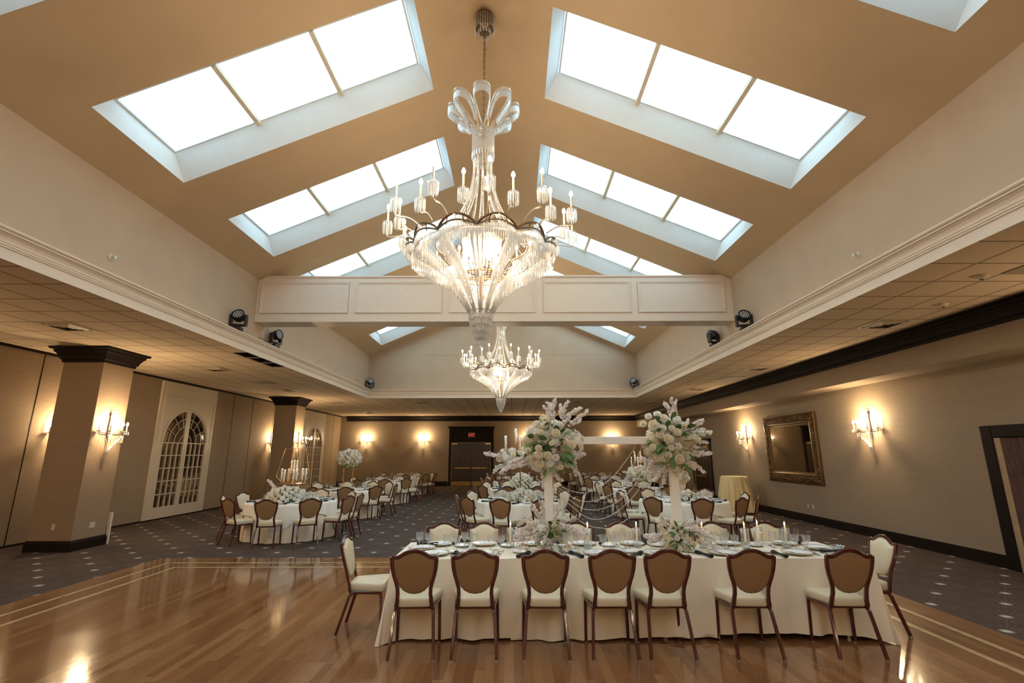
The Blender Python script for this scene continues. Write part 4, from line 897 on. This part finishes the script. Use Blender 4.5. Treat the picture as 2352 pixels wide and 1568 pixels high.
seats = [(x, -1, 'near side', ORD[i]) for i, x in enumerate((-.82, -.33, .33, .90, 1.50, 2.22, 2.98))]+[(x, 1, 'far side', ORD[i]) for i, x in enumerate((-.86, -.36, .24, .82, 1.40, 2.52, 3.16))]
rs = random.Random(4)
for x, sd, side, o_ in seats:
    yp = TY0+.20 if sd < 0 else TY1-.20; rot = 0 if sd < 0 else pi; d = -sd; w = 'long table, %s place from the arched doors, %s' % (o_, side)
    x += rs.uniform(-.02, .02); p = thing('dinner_plate', 'white dinner plate on the '+w, 'plate', (x, yp, ZT)); put(BIGP, 'plate_body', p); put(RIM, 'plate_rim', p)
    m = thing('menu_card', 'printed menu card on the '+w, 'card', (x+rs.uniform(-.02, .02), yp, ZT+.0235), rot+rs.uniform(-.25, .25)); put(MENU, 'card', m); put(INK, 'print', m)
    hx_ = 1 if sd < 0 else -1
    single(SIDE, 'bread_plate', (x-.27*hx_, yp+.10*d, ZT), 0, 'small bread plate on the '+w, 'plate', 'bread plates on the long table')
    single(NAPKIN, 'napkin', (x-.235*hx_, yp-.09*d, ZT+.002), rot+pi/2+rs.uniform(-.9, .5), 'knotted black napkin on the '+w, 'napkin', 'napkins on the long table')
    single(FORK, 'fork', (x-.185*hx_, yp, ZT), rot, 'steel fork on the '+w, 'cutlery', 'cutlery on the long table'); single(KN, 'knife', (x+.18*hx_, yp, ZT), rot, 'steel knife on the '+w, 'cutlery', 'cutlery on the long table'); single(SPOON, 'spoon', (x+.205*hx_, yp, ZT), rot, 'steel spoon on the '+w, 'cutlery', 'cutlery on the long table')
    for q, (gx, gy) in enumerate(((.10, .205), (.21, .17))):
        g = thing('water_goblet', '%s goblet on the %s' % (('water', 'wine')[q], w), 'glass', (x+gx*hx_, yp+gy*d, ZT)); put(GOB, 'bowl_and_stem', g); put(CUTS, 'cut_pattern', g)
    single(FLU, 'champagne_flute', (x+.155*hx_, yp+.255*d, ZT), 0, 'slim champagne flute on the '+w, 'glass', 'champagne flutes on the long table')
for x, y, rz, nm in ((-1.02, 5.80, pi/2, 'arched-door'), (3.38, 5.76, -pi/2, 'mirror-wall')):
    p = thing('dinner_plate', 'gold-rimmed white dinner plate at the %s end of the long table' % nm, 'plate', (x, y, ZT)); put(BIGP, 'plate_body', p); put(RIM, 'plate_rim', p)
    m = thing('menu_card', 'printed menu card on the plate at the %s end of the long table' % nm, 'card', (x, y, ZT+.0235), rz); put(MENU, 'card', m); put(INK, 'print', m)
    single(NAPKIN, 'napkin', (x+.02, y+(.24 if x < 0 else -.20), ZT+.002), .05, 'rolled black napkin at the %s end of the long table' % nm, 'napkin', 'napkins on the long table')
BOWL = B().lathe([(0, .003), (.03, .002), (.035, .008), (.05, .03), (.07, .06), (.075, .062), (.054, .03), (.03, .01), (0, .009)], 20).mesh('glass_bowl', 'cut_glass', 'all')
single(BOWL, 'glass_bowl', (3.50, 5.62, ZT), 0, 'low cut-glass bowl at the mirror-wall corner of the long table', 'bowl', None)
CAND = [(-.035, 5.90, 'before the nearer arch flowers, arched-door side'), (.84, 5.85, 'just past the first arch flowers'), (1.405, 5.89, 'midway between the two arch flowers'), (2.15, 5.88, 'just past the second arch flowers'), (2.62, 5.85, 'nearer of a pair toward the mirror wall'), (2.83, 5.98, 'farther of a pair toward the mirror wall'), (3.085, 5.86, 'last toward the mirror-wall end')]
for i, (x, y, w) in enumerate(CAND):
    t = thing('hurricane_candle', 'lit taper in a glass cylinder, '+w, 'candle', (x, y, ZT), 0, 'tapers in glass cylinders')
    B().lathe([(0, .0), (.046, 0), (.047, .205), (.045, .205), (.0445, .004)], 24).build('glass_cylinder', 'glass', t, 'all')
    B().lathe([(0, .004), (.036, .005), (.034, .012), (.012, .022), (.018, .035), (.010, .045), (.020, .06), (.020, .075), (.012, .076)], 14).build('candle_holder', 'cut_glass', t, 'all')
    c = B().lathe([(.0115, .06), (.0105, .222), (.004, .228), (0, .228)], 12).build('taper', 'wax', t, True); B().tube([(0, 0, .226), (.001, 0, .238)], .001, 4).build('wick', 'black_plastic', c)
    B().lathe([(.0, .230), (.006, .240), (.0072, .250), (.004, .266), (0, .280)], 10).build('flame', 'flame', c, 'all')
    if i % 2 == 0: lamp((x, y, ZT+.262), .5, (1, .6, .25), .01, 'candle_glow')

# ------------------------------------------------------------------ flowers
def rose_mesh(nm, m, seed):
    rs = random.Random(seed); b = B()
    for n, r0, r1, z0, z1, cup, ph in ((5, .40, 1.0, -.45, .18, .30, 0), (5, .34, .80, -.40, .36, .32, .6), (4, .26, .58, -.3, .46, .30, .3), (3, .16, .38, -.2, .50, .2, .9), (3, .08, .20, -.1, .50, .05, .2)):
        for k in range(n):
            a0 = ph+2*pi*k/n+rs.uniform(-.08, .08); g = []; wd = pi/n*1.38; dz = rs.uniform(-.05, .05)
            for v in (0, .4, .75, 1.):
                row = []
                for u in (-1, -.5, 0, .5, 1):
                    a = a0+u*wd*(.75+.25*v); r = r0+(r1-r0)*(v**.7)-cup*.25*(1-v)*0; z = z0+(z1-z0)*sin(v*pi/2*1.05)-.10*(v == 1)*(n > 3)-.16*u*u*v+dz
                    row.append((r*cos(a)*(1-.06*u*u), r*sin(a)*(1-.06*u*u), z))
                g.append(row)
            b.add([p for r in g for p in r], [(i*5+j, i*5+j+1, i*5+5+j+1, i*5+5+j) for i in range(3) for j in range(4)])
    b.lathe([(0, -.5), (.35, -.42), (.42, -.3), (.3, -.1)], 8)
    return b.mesh(nm, m, 'all')
ROSE = [rose_mesh('rose', 'petal_cream', 1), rose_mesh('rose', 'petal_white', 2), rose_mesh('rose', 'petal_blush', 3)]
CORE = B().ball((0, 0, .0), .40, 10, 6, .95).mesh('rose_heart', 'petal_core', 'all')
def floret(b, c, n, r, rs, pet=5):
    c = V(c); n = V(n).normalized(); t = n.orthogonal().normalized(); s = n.cross(t); a0 = rs.uniform(0, 6)
    for k in range(pet):
        a = a0+2*pi*k/pet; d = t*cos(a)+s*sin(a); e = t*-sin(a)+s*cos(a)
        b.add([c, c+d*r*.6+e*r*.42+n*r*.16, c+d*r*1.05+n*r*.22, c+d*r*.6-e*r*.42+n*r*.16], [(0, 1, 2, 3)])
def branch_meshes(nm, m, seed, L=1., sag=.10, dens=52, r=.052):
    """a flowering branch of unit length along +X"""
    rs = random.Random(seed); b = B(); tw = B(); pts = [(u*L, .03*sin(u*4+seed), -sag*u*u+.03*sin(u*7+seed)) for u in [k/10 for k in range(11)]]
    tw.tube(pts, [.012-.008*k/10 for k in range(11)], 5)
    for i in range(dens):
        u = .06+.94*(i+rs.random())/dens; k = min(9, int(u*10)); p = V(pts[k]).lerp(V(pts[k+1]), u*10-k); a = rs.uniform(0, 6.28); o = V((rs.uniform(-.3, .5), cos(a), sin(a))); ln = rs.uniform(.02, .12)*(1-.45*u); q = p+o*ln
        if i % 3 == 0: tw.tube([p, q], .003, 3)
        for j in range(3): floret(b, q+V((rs.uniform(-.035, .035), rs.uniform(-.035, .035), rs.uniform(-.035, .035))), o+V((rs.uniform(-.7, .7), rs.uniform(-.7, .7), rs.uniform(-.7, .7))), r*rs.uniform(.8, 1.15), rs)
    return b.mesh(nm, m), tw.mesh('twig', 'twig')
BR = [branch_meshes('blossom_branch', 'petal_blush', s) for s in (1, 2, 3)]+[branch_meshes('blossom_branch', 'petal_white', 4)]
def puff(seed, m):
    rs = random.Random(seed); b = B()
    for i in range(150):
        z = 1-2*(i+.5)/150; a = i*2.39996; q = sqrt(1-z*z); d = V((q*cos(a), q*sin(a), z)); floret(b, d*rs.uniform(.70, 1.0), d+V((rs.uniform(-.3, .3), rs.uniform(-.3, .3), rs.uniform(-.3, .3))), .25, rs, 5)
    return b.mesh('hydrangea', m)
PUFF = [puff(1, 'petal_white'), puff(2, 'petal_cream')]
lb = B(); lb.add([(0, 0, 0), (.3, .22, .06), (.3, 0, 0), (.3, -.22, .06), (.7, .2, .03), (.7, 0, -.03), (.7, -.2, .03), (1, 0, -.14)], [(0, 2, 1), (0, 3, 2), (1, 2, 5, 4), (2, 3, 6, 5), (4, 5, 7), (5, 6, 7)]); LEAF = lb.mesh('leaf', 'leaf', 'all')
def aim(d):
    return V(d).to_track_quat('Z', 'Y').to_euler()
def aimx(d):
    return V(d).to_track_quat('X', 'Z').to_euler()
def arrangement(name, lab, c, roses, branches, leaves, puffs, rs, y0, core_r, group=None):
    """C: world centre; roses (x, z, r), branches (x0, z0, x1, z1) in world coordinates spread in depth around Y0"""
    t = thing(name, lab, 'flowers', c, 0, group); c = V(c)
    for i, (x, z, r) in enumerate(roses):
        dx, dz = x-c.x, z-c.z; dd = sqrt(dx*dx+dz*dz); y = y0-.02-core_r*.55*max(0., 1-(dd/(core_r*2.2))**2)
        d = V((dx*1.2, -.75+rs.uniform(-.2, .2), dz*1.1+.12)) if dd > .05 else V((rs.uniform(-.2, .2), -1, .3))
        k = 2 if i in (0, 11) and len(roses) > 15 else (0 if rs.random() < .75 else 1)
        o = put(ROSE[k], 'rose', t, V((x, y, z))-c, aim(d), r*.92); put(CORE, 'rose_heart', o)
    nb = len(roses)//2                                   # flowers on the far side too
    for i in range(nb):
        a = rs.uniform(0, 6.28); q = core_r*rs.uniform(.5, 1.05); p = V((q*cos(a), rs.uniform(.04, .16), q*sin(a)*1.1)); o = put(ROSE[i % 2], 'rose', t, p+V((0, y0-c.y, 0)), aim((p.x, p.y*3+.2, p.z)), .055 if core_r > .2 else .038); put(CORE, 'rose_heart', o)
    for i, (x0, z0, x1, z1) in enumerate(branches):
        for w in range(2):
            d = V((x1-x0, rs.uniform(-.08, .08)-(.10 if w == 0 and core_r < .2 else 0)+(.12*w), z1-z0)); st = V((x0, y0+rs.uniform(-.06, .06)+.06*w, z0)); L = d.length*1.06
            if w: d += V((rs.uniform(-.1, .1), 0, rs.uniform(-.1, .1)))*L*1.4; L *= .9
            m, tw = BR[(i+w) % 4 if core_r < .2 or i % 3 == 0 else (i+w) % 3]; e = aimx(d); e.rotate_axis('X', rs.uniform(0, 6.28))
            L2 = max(L, .22); o = put(m, 'blossom_branch', t, st-c, e, L2); put(tw, 'twig', o)
            if L2 > .3: pass
    for i in range(puffs):
        a = rs.uniform(0, 6.28); q = core_r*sqrt(rs.random())*.95; put(PUFF[i % 2], 'hydrangea', t, V((q*cos(a), y0-c.y+rs.uniform(-.07, .1), q*sin(a)*1.15)), (rs.random()*3, rs.random()*3, 0), rs.uniform(.055, .085)*(1 if core_r > .2 else .75))
    for i in range(leaves):
        a = rs.uniform(0, 6.28); q = core_r*rs.uniform(.25, 1.1); d = V((cos(a), -rs.uniform(.1, 1.), sin(a)*.9-.1)); e = aimx(d); e.rotate_axis('X', rs.uniform(-1, 1)); put(LEAF, 'leaf', t, V((q*cos(a)*.8, y0-c.y-.05-rs.uniform(0, .12)*(1-q/core_r*.6), q*sin(a)*.9)), e, rs.uniform(.08, .14)*(1.15 if core_r > .2 else .8))
    B().ball((0, y0-c.y+.03, 0), core_r*.40, 12, 8).build('foam_core', 'foam', t, True)
    return t
AY = 5.77
# the white arch: two posts and a crossbar standing on the table
t = thing('flower_arch', 'white square-post arch standing on the long table, hung with bead strands', 'arch', (1.1, AY, ZT))
for x in (.40, 1.84): B().box(x-.046-1.1, -.046, 0, x+.046-1.1, .046, 1.988-ZT).build('post', 'post_white', t, bevel=.004)
B().box(.45-1.1, -.045, 1.903-ZT, 1.79-1.1, .045, 1.988-ZT).build('crossbar', 'post_white', t, bevel=.004)
for x in (.40, 1.84): B().box(x-.13-1.1, -.11, 0, x+.13-1.1, .11, .02).build('base_plate', 'post_white', t, bevel=.003)
RL = [(.358, 2.116, .053), (.314, 2.034, .042), (.481, 2.026, .057), (.668, 1.897, .053), (.761, 1.883, .042), (.597, 1.931, .042), (.166, 1.83, .046), (.214, 1.783, .042), (.284, 1.857, .046), (.29, 1.776, .049), (.386, 1.776, .053), (.475, 1.756, .046), (.295, 1.683, .057), (.412, 1.676, .046), (.531, 1.649, .035), (.47, 2.143, .042), (.546, 2.109, .035), (.43, 1.911, .035), (.778, 1.964, .035)]
BL = [(.45, 2.17, .5, 2.41), (.45, 2.17, .42, 2.36), (.57, 2.19, .62, 2.38), (.62, 2.21, .77, 2.33), (.67, 2.14, .85, 2.25), (.68, 1.75, .74, 1.56), (.69, 1.74, .79, 1.78), (.15, 1.76, -.04, 1.7), (.15, 1.7, -.06, 1.64), (.71, 2.06, .83, 1.96), (.38, 1.63, .5, 1.52), (.52, 1.86, .58, 1.72), (.34, 1.62, .35, 1.50), (.5, 2.05, .66, 2.2), (.55, 1.8, .7, 1.68)]
RRr = [(1.55, 2.213, .046), (1.651, 2.235, .05), (1.716, 2.189, .058), (1.484, 2.126, .046), (1.593, 2.118, .062), (1.689, 2.077, .05), (1.863, 2.163, .054), (1.853, 2.031, .054), (1.792, 2.073, .046), (1.654, 2.01, .054), (1.742, 1.961, .058), (1.852, 1.876, .042), (1.565, 1.865, .046), (1.856, 1.733, .066), (1.982, 1.678, .042), (1.91, 1.566, .05), (1.9, 1.495, .046), (1.732, 1.777, .046), (1.938, 2.102, .039), (1.768, 1.858, .039)]
BRr = [(1.86, 2.2, 1.88, 2.36), (1.9, 2.23, 1.84, 2.34), (1.98, 2.06, 2.19, 2.16), (1.99, 2.03, 2.27, 2.02), (2.0, 1.8, 2.27, 1.78), (2.03, 1.72, 2.13, 1.64), (1.64, 1.8, 1.53, 1.63), (1.72, 1.69, 1.61, 1.5), (1.76, 1.65, 1.72, 1.47), (1.67, 1.72, 1.53, 1.72), (1.99, 1.91, 2.23, 1.94), (2.02, 2.06, 2.07, 2.11), (1.9, 1.9, 2.08, 1.86), (1.7, 1.78, 1.6, 1.6)]
rs = random.Random(12)
arrangement('flower_arrangement', 'large rose and blossom cluster wrapping the arch corner before the tall candelabra', (.43, 5.77, 1.88), RL, BL, 36, 46, rs, 5.72, .27)
arrangement('flower_arrangement', 'large rose and blossom cluster wrapping the arch corner toward the mirror wall', (1.80, 5.77, 1.92), RRr, BRr, 36, 44, rs, 5.72, .27)
RB1 = [(.165, 1.042, .029), (.215, 1.061, .032), (.397, 1.032, .04), (.523, .805, .038), (.598, .814, .035), (.142, .79, .027), (.559, .866, .027), (.097, .829, .024)]
BB1 = [(.22, .94, .01, .94), (.18, .89, .03, .89), (.3, 1.09, .23, 1.19), (.32, 1.11, .32, 1.22), (.48, 1.04, .68, 1.0), (.5, .98, .79, .93), (.55, .96, .73, .91), (.45, 1.11, .5, 1.21), (.25, .89, .29, .80), (.35, .86, .37, .80), (.22, .99, .07, .98), (.43, 1.07, .57, 1.09), (.38, .98, .3, .88), (.3, 1.0, .2, 1.05)]
RB2 = [(1.604, 1.025, .033), (1.623, .977, .036), (1.7, .876, .042), (1.893, .897, .03), (1.945, .844, .039), (1.862, .80, .039), (1.647, .839, .036), (1.765, .908, .036), (1.998, .876, .024)]
BB2 = [(1.64, .91, 1.49, .89), (1.67, .91, 1.57, .91), (1.7, 1.01, 1.64, 1.08), (2.01, .93, 2.14, .91), (1.96, .98, 2.07, .98), (1.89, 1.02, 1.94, 1.04), (2.03, .85, 2.12, .83), (1.79, 1.01, 1.82, 1.04), (1.75, .96, 1.81, .91), (1.69, .88, 1.61, .86), (1.85, .98, 1.95, 1.0)]
arrangement('flower_arrangement', 'low blossom and rose mound at the foot of the arch post nearer the arched doors', (.40, 5.77, .93), RB1, BB1, 20, 14, rs, 5.68, .15)
arrangement('flower_arrangement', 'low blossom and rose mound at the foot of the arch post toward the mirror wall', (1.81, 5.77, .90), RB2, BB2, 20, 14, rs, 5.68, .15)
# bead strands looped from the crossbar to the first post
ST = [[(1.403, 1.90), (1.40, 1.84), (1.154, 1.545), (.953, 1.415), (.827, 1.363), (.703, 1.372), (.555, 1.43), (.455, 1.52)], [(1.484, 1.90), (1.48, 1.84), (1.337, 1.583), (1.202, 1.40), (1.023, 1.305), (.873, 1.268), (.725, 1.287), (.519, 1.416), (.455, 1.50)],
 [(1.565, 1.90), (1.56, 1.84), (1.491, 1.631), (1.352, 1.405), (1.15, 1.248), (.993, 1.187), (.894, 1.178), (.747, 1.211), (.509, 1.392), (.455, 1.48)], [(1.65, 1.90), (1.596, 1.704), (1.437, 1.414), (1.294, 1.257), (1.139, 1.14), (.964, 1.08), (.793, 1.117), (.508, 1.354), (.455, 1.45)],
 [(1.72, 1.90), (1.611, 1.558), (1.536, 1.404), (1.431, 1.224), (1.284, 1.084), (1.108, .996), (.985, .987), (.814, 1.024), (.598, 1.179), (.497, 1.32), (.455, 1.42)]]
def smooth_path(P, n=10):
    P = [V(p) for p in P]; out = []
    for i in range(len(P)-1):
        a, b_, c, d = P[max(i-1, 0)], P[i], P[i+1], P[min(i+2, len(P)-1)]
        for k in range(n):
            u = k/n; out.append(b_*(2*u**3-3*u*u+1)+(c-a)*.5*(u**3-2*u*u+u)+c*(-2*u**3+3*u*u)+(d-b_)*.5*(u**3-u*u))
    out.append(P[-1]); return out
for i, s in enumerate(ST):
    pts = smooth_path([(x, AY+.02-.008*i, z) for x, z in s]); b = B(); b.beads(pts, .0205, .0072); th = B().tube(pts, .0012, 3)
    t = tag(b.build('bead_garland', 'pearl', None, 'all'), 'pearl bead strand looped under the arch, %s counting down from the crossbar' % ORD[i], 'garland', 'bead strands of the arch'); th.build('thread', 'pearl', t)
b = B()
for i in range(4): b.beads([(.455+.006*(i % 2), AY-.03+.02*i, z) for z in (1.60, 1.15)], .021, .0068)
tag(b.build('bead_garland', 'pearl', None, 'all'), 'bundle of pearl strands hanging straight down the arch post', 'garland', 'bead strands of the arch')

# ------------------------------------------------------------------ centrepieces
def ball_flowers(t, c, rx, rz, n, r, rs, leafs=10, low=-1.):
    c = V(c)
    for i in range(n):
        z = low+(1-low)*(i+.5)/n; a = i*2.39996; q = sqrt(max(0, 1-z*z)); d = V((q*cos(a), q*sin(a), z)); p = c+V((d.x*rx, d.y*rx, d.z*rz))
        if i % 3 == 2: put(PUFF[0], 'hydrangea', t, p, (rs.random()*3, 0, 0), r*1.15)
        else: o = put(ROSE[1 if rs.random() < .6 else 0], 'rose', t, p, aim(d+V((0, 0, .15))), r*rs.uniform(.9, 1.15)); put(CORE, 'rose_heart', o)
    for i in range(leafs):
        a = rs.uniform(0, 6.28); z = rs.uniform(low, .6); q = sqrt(1-z*z); d = V((q*cos(a), q*sin(a), z)); put(LEAF, 'leaf', t, c+V((d.x*rx*.9, d.y*rx*.9, d.z*rz*.9)), aimx(d), r*2.2)
    B().ball(c, min(rx, rz)*.8, 12, 8, 1).build('foam_core', 'foam', t, True)
def low_bouquet(lab, c, rx, rz, n, r, seed, br=()):
    rs = random.Random(seed); t = thing('flower_bouquet', lab, 'flowers', c); ball_flowers(t, (0, 0, rz*.15), rx, rz, n, r, rs, 14, -.1)
    for i, (a, L, up) in enumerate(br):
        d = V((cos(a), sin(a), up)); m, tw = BR[i % 4]; o = put(m, 'blossom_branch', t, d*rx*.55, aimx(d), L); put(tw, 'twig', o)
    return t
low_bouquet('low mound of white roses under the hexagon candle stand', (-5.07, 11.35, .77), .42, .27, 80, .048, 2, ((2.7, .45, .1), (2.9, .4, .9), (.2, .35, .35), (.6, .4, .2), (-2.6, .35, .1), (-.3, .3, .1)))
low_bouquet('low mound of white roses at the foot of the tall candelabra', (.20, 11.25, .77), .31, .21, 60, .045, 3, ((3.0, .28, .0), (.1, .28, .05)))
low_bouquet('taller pile of white roses on the second middle round table', (.25, 15.2, .77), .33, .38, 84, .048, 4)
low_bouquet('small white bouquet behind the arch post on the round table', (3.87, 11.3, .77), .26, .17, 24, .055, 5, ((.3, .35, .5), (2.8, .3, .2)))
def candle_tube(t, x, y, z, h):
    s = B().lathe([(0, z), (.022, z), (.024, z+.03), (.016, z+.045), (.010, z+.06)], 12, (x, y, 0)).build('candle_cup', 'gold', t, True)
    B().lathe([(.032, z+.03), (.033, z+h), (.031, z+h)], 14, (x, y, 0)).build('glass_tube', 'cut_glass', s, 'all')
    B().lathe([(0, z+.03), (.010, z+.03), (.010, z+h*.93), (0, z+h*.93)], 8, (x, y, 0)).build('candle', 'wax', s, True)
    B().lathe([(0, z+h*.93), (.011, z+h*.95), (.008, z+h*.98), (0, z+h*1.01)], 8, (x, y, 0)).build('flame', 'led_flame', s, 'all')
# hexagon stand
t = thing('candle_stand', 'gold hexagon frame stand carrying glass tube candles over white roses', 'candle stand', (-5.06, 11.56, .77))
def hexa(s=1.): return [(-.235, 0, 1.152), (.24, 0, 1.152), (.39, 0, .53), (.225, 0, .375), (-.225, 0, .375), (-.39, 0, .53)]
B().tube(hexa(), .010, 6, closed=True).build('hexagon_frame', 'gold', t, True); B().tube([(0, p[0]*.6, p[2]) for p in hexa()], .010, 6, closed=True).build('hexagon_frame', 'gold', t, True)
B().lathe([(0, 0), (.10, 0), (.10, .012), (.012, .02), (.010, .375)], 16).tube([(0, 0, .95), (0, 0, 1.152)], .006, 6).tube([(0, 0, .375), (0, 0, 1.152)], .005, 6).build('stem', 'gold', t, True)
tr = B().box(-.30, -.17, .372, .30, .17, .380); tr.build('candle_tray', 'gold', t, bevel=.002)
for i, (x, y, dz) in enumerate(((-.27, 0, .02), (-.16, -.1, 0), (-.13, .1, .0), (-.06, -.12, .02), (.05, -.1, 0), (.02, .1, .02), (.13, -.11, .02), (.18, .09, .02), (.22, -.03, .02), (.28, .02, .02), (-.07, .02, .20), (0, .0, .21), (.06, .02, .20))): 
    candle_tube(t, x, y, .385+dz, .30)
    if dz > .1: B().lathe([(.006, .38), (.006, .385+dz)], 6, (x, y, 0)).build('candle_rod', 'gold', t)
lamp((-5.06, 11.40, 1.62), 1.2, (1, .65, .3), .1, 'candle_glow')
# tall flower ball
t = thing('flower_stand', 'round white flower ball raised on slim gold legs', 'flower stand', (-4.985, 15.17, .768)); rs = random.Random(6)
for sx in (-.14, .14):
    B().box(sx-.009, -.009, 0, sx+.009, .009, .72).build('leg', 'gold', t); B().box(sx-.04, -.12, 0, sx+.04, .12, .008).build('foot_plate', 'gold', t)
B().box(-.15, -.05, .715, .15, .05, .725).build('top_plate', 'gold', t); ball_flowers(t, (0, 0, .91), .34, .23, 99, .052, rs, 50, -.95)
# candelabra with flowers
def candelabra(lab, x, y, zf, seed, n=9, rx=.5):
    t = thing('tall_candelabra', lab, 'candelabra', (x, y, .768)); rs = random.Random(seed); z = zf-.768
    B().lathe([(0, 0), (.13, 0), (.13, .012), (.02, .03), (.014, .06), (.014, z), (.03, z+.02)], 14).build('stem', 'brass', t, True)
    for i in range(n):
        a = 2*pi*i/n+.3; q = (.30 if i % 3 else .14)*rx/.5; h = z+.22+(.16 if i % 3 == 0 else 0); pts = [(q*u*cos(a), q*u*sin(a), z+.02+(h-z-.02)*u**2) for u in [k/8 for k in range(9)]]; B().tube(pts, .008, 5).build('candle_arm', 'brass', t, True); candle_tube(t, q*cos(a), q*sin(a), h-.01, .36)
    ball_flowers(t, (0, 0, z+.10), rx*.85, .17, 48, .068, rs, 26, -1)
    for i in range(8):
        a = 2*pi*i/8+.2; d = V((cos(a), sin(a), -.35 if i % 2 else .15)); m, tw = BR[i % 4]; o = put(m, 'blossom_branch', t, V((0, 0, z+.08))+d*rx*.5, aimx(d), .45*rx/.5); put(tw, 'twig', o)
    lamp((x, y-.1, zf+.62), 1.5, (1, .65, .3), .1, 'candle_glow'); return t
candelabra('tall brass candelabra with tube candles and a wide white flower collar', .16, 11.5, 1.63, 7, 10, .58)
candelabra('tall candelabra with tube candles on the second mirror-side round table', 3.80, 15.25, 1.12, 8, 6, .36)
t = thing('flower_stand', 'gold rod stand behind the arch post on the round table', 'flower stand', (3.85, 11.62, .768))
for i in range(6): a = 2*pi*i/6; B().tube([(.09*cos(a), .09*sin(a), 0), (.06*cos(a), .06*sin(a), .42)], .006, 5).build('rod', 'gold', t, True)
B().lathe([(0, .42), (.09, .42), (.09, .43), (0, .43)], 16).build('top_plate', 'gold', t); ball_flowers(t, (0, 0, .50), .17, .12, 24, .05, random.Random(9), 8, -.6)

# ------------------------------------------------------------------ world, camera, view
w = bpy.data.worlds.new('overcast_sky'); sc.world = w; w.use_nodes = True; nt = w.node_tree; bg = nt.nodes['Background']
tc = nt.nodes.new('ShaderNodeTexCoord'); nz = nt.nodes.new('ShaderNodeTexNoise'); nz.inputs['Scale'].default_value = 2.2; cr = nt.nodes.new('ShaderNodeValToRGB')
cr.color_ramp.elements[0].position = .3; cr.color_ramp.elements[0].color = (.52, .82, 1.0, 1); cr.color_ramp.elements[1].position = .7; cr.color_ramp.elements[1].color = (.60, .87, 1.0, 1)
nt.links.new(tc.outputs['Generated'], nz.inputs['Vector']); nt.links.new(nz.outputs['Fac'], cr.inputs[0]); nt.links.new(cr.outputs[0], bg.inputs[0]); bg.inputs[1].default_value = SKY_STRENGTH = 4.2

cam = bpy.data.cameras.new('camera'); co = bpy.data.objects.new('camera', cam); C.objects.link(co); sc.camera = co
cam.sensor_width = 36.; cam.lens = 17.062; cam.clip_start = .05
yaw, pitch, roll = rad(-.109), rad(12.995), rad(-.129)
fw = V((sin(yaw)*cos(pitch), cos(yaw)*cos(pitch), sin(pitch))); rt = V((cos(yaw), -sin(yaw), 0)); up = rt.cross(fw)
r2 = rt*cos(roll)+up*sin(roll); u2 = up*cos(roll)-rt*sin(roll)
co.matrix_world = Mx(((r2.x, u2.x, -fw.x, 0), (r2.y, u2.y, -fw.y, 0), (r2.z, u2.z, -fw.z, H), (0, 0, 0, 1)))
vs = sc.view_settings; vs.view_transform = 'Standard'; vs.look = 'None'; vs.exposure = 0.; vs.gamma = 1.; vs.use_curve_mapping = False
cy = sc.cycles; cy.max_bounces = 8; cy.diffuse_bounces = 5; cy.glossy_bounces = 4; cy.transparent_max_bounces = 40; cy.sample_clamp_indirect = 4.; cy.caustics_reflective = False; cy.caustics_refractive = False; cy.use_light_tree = True
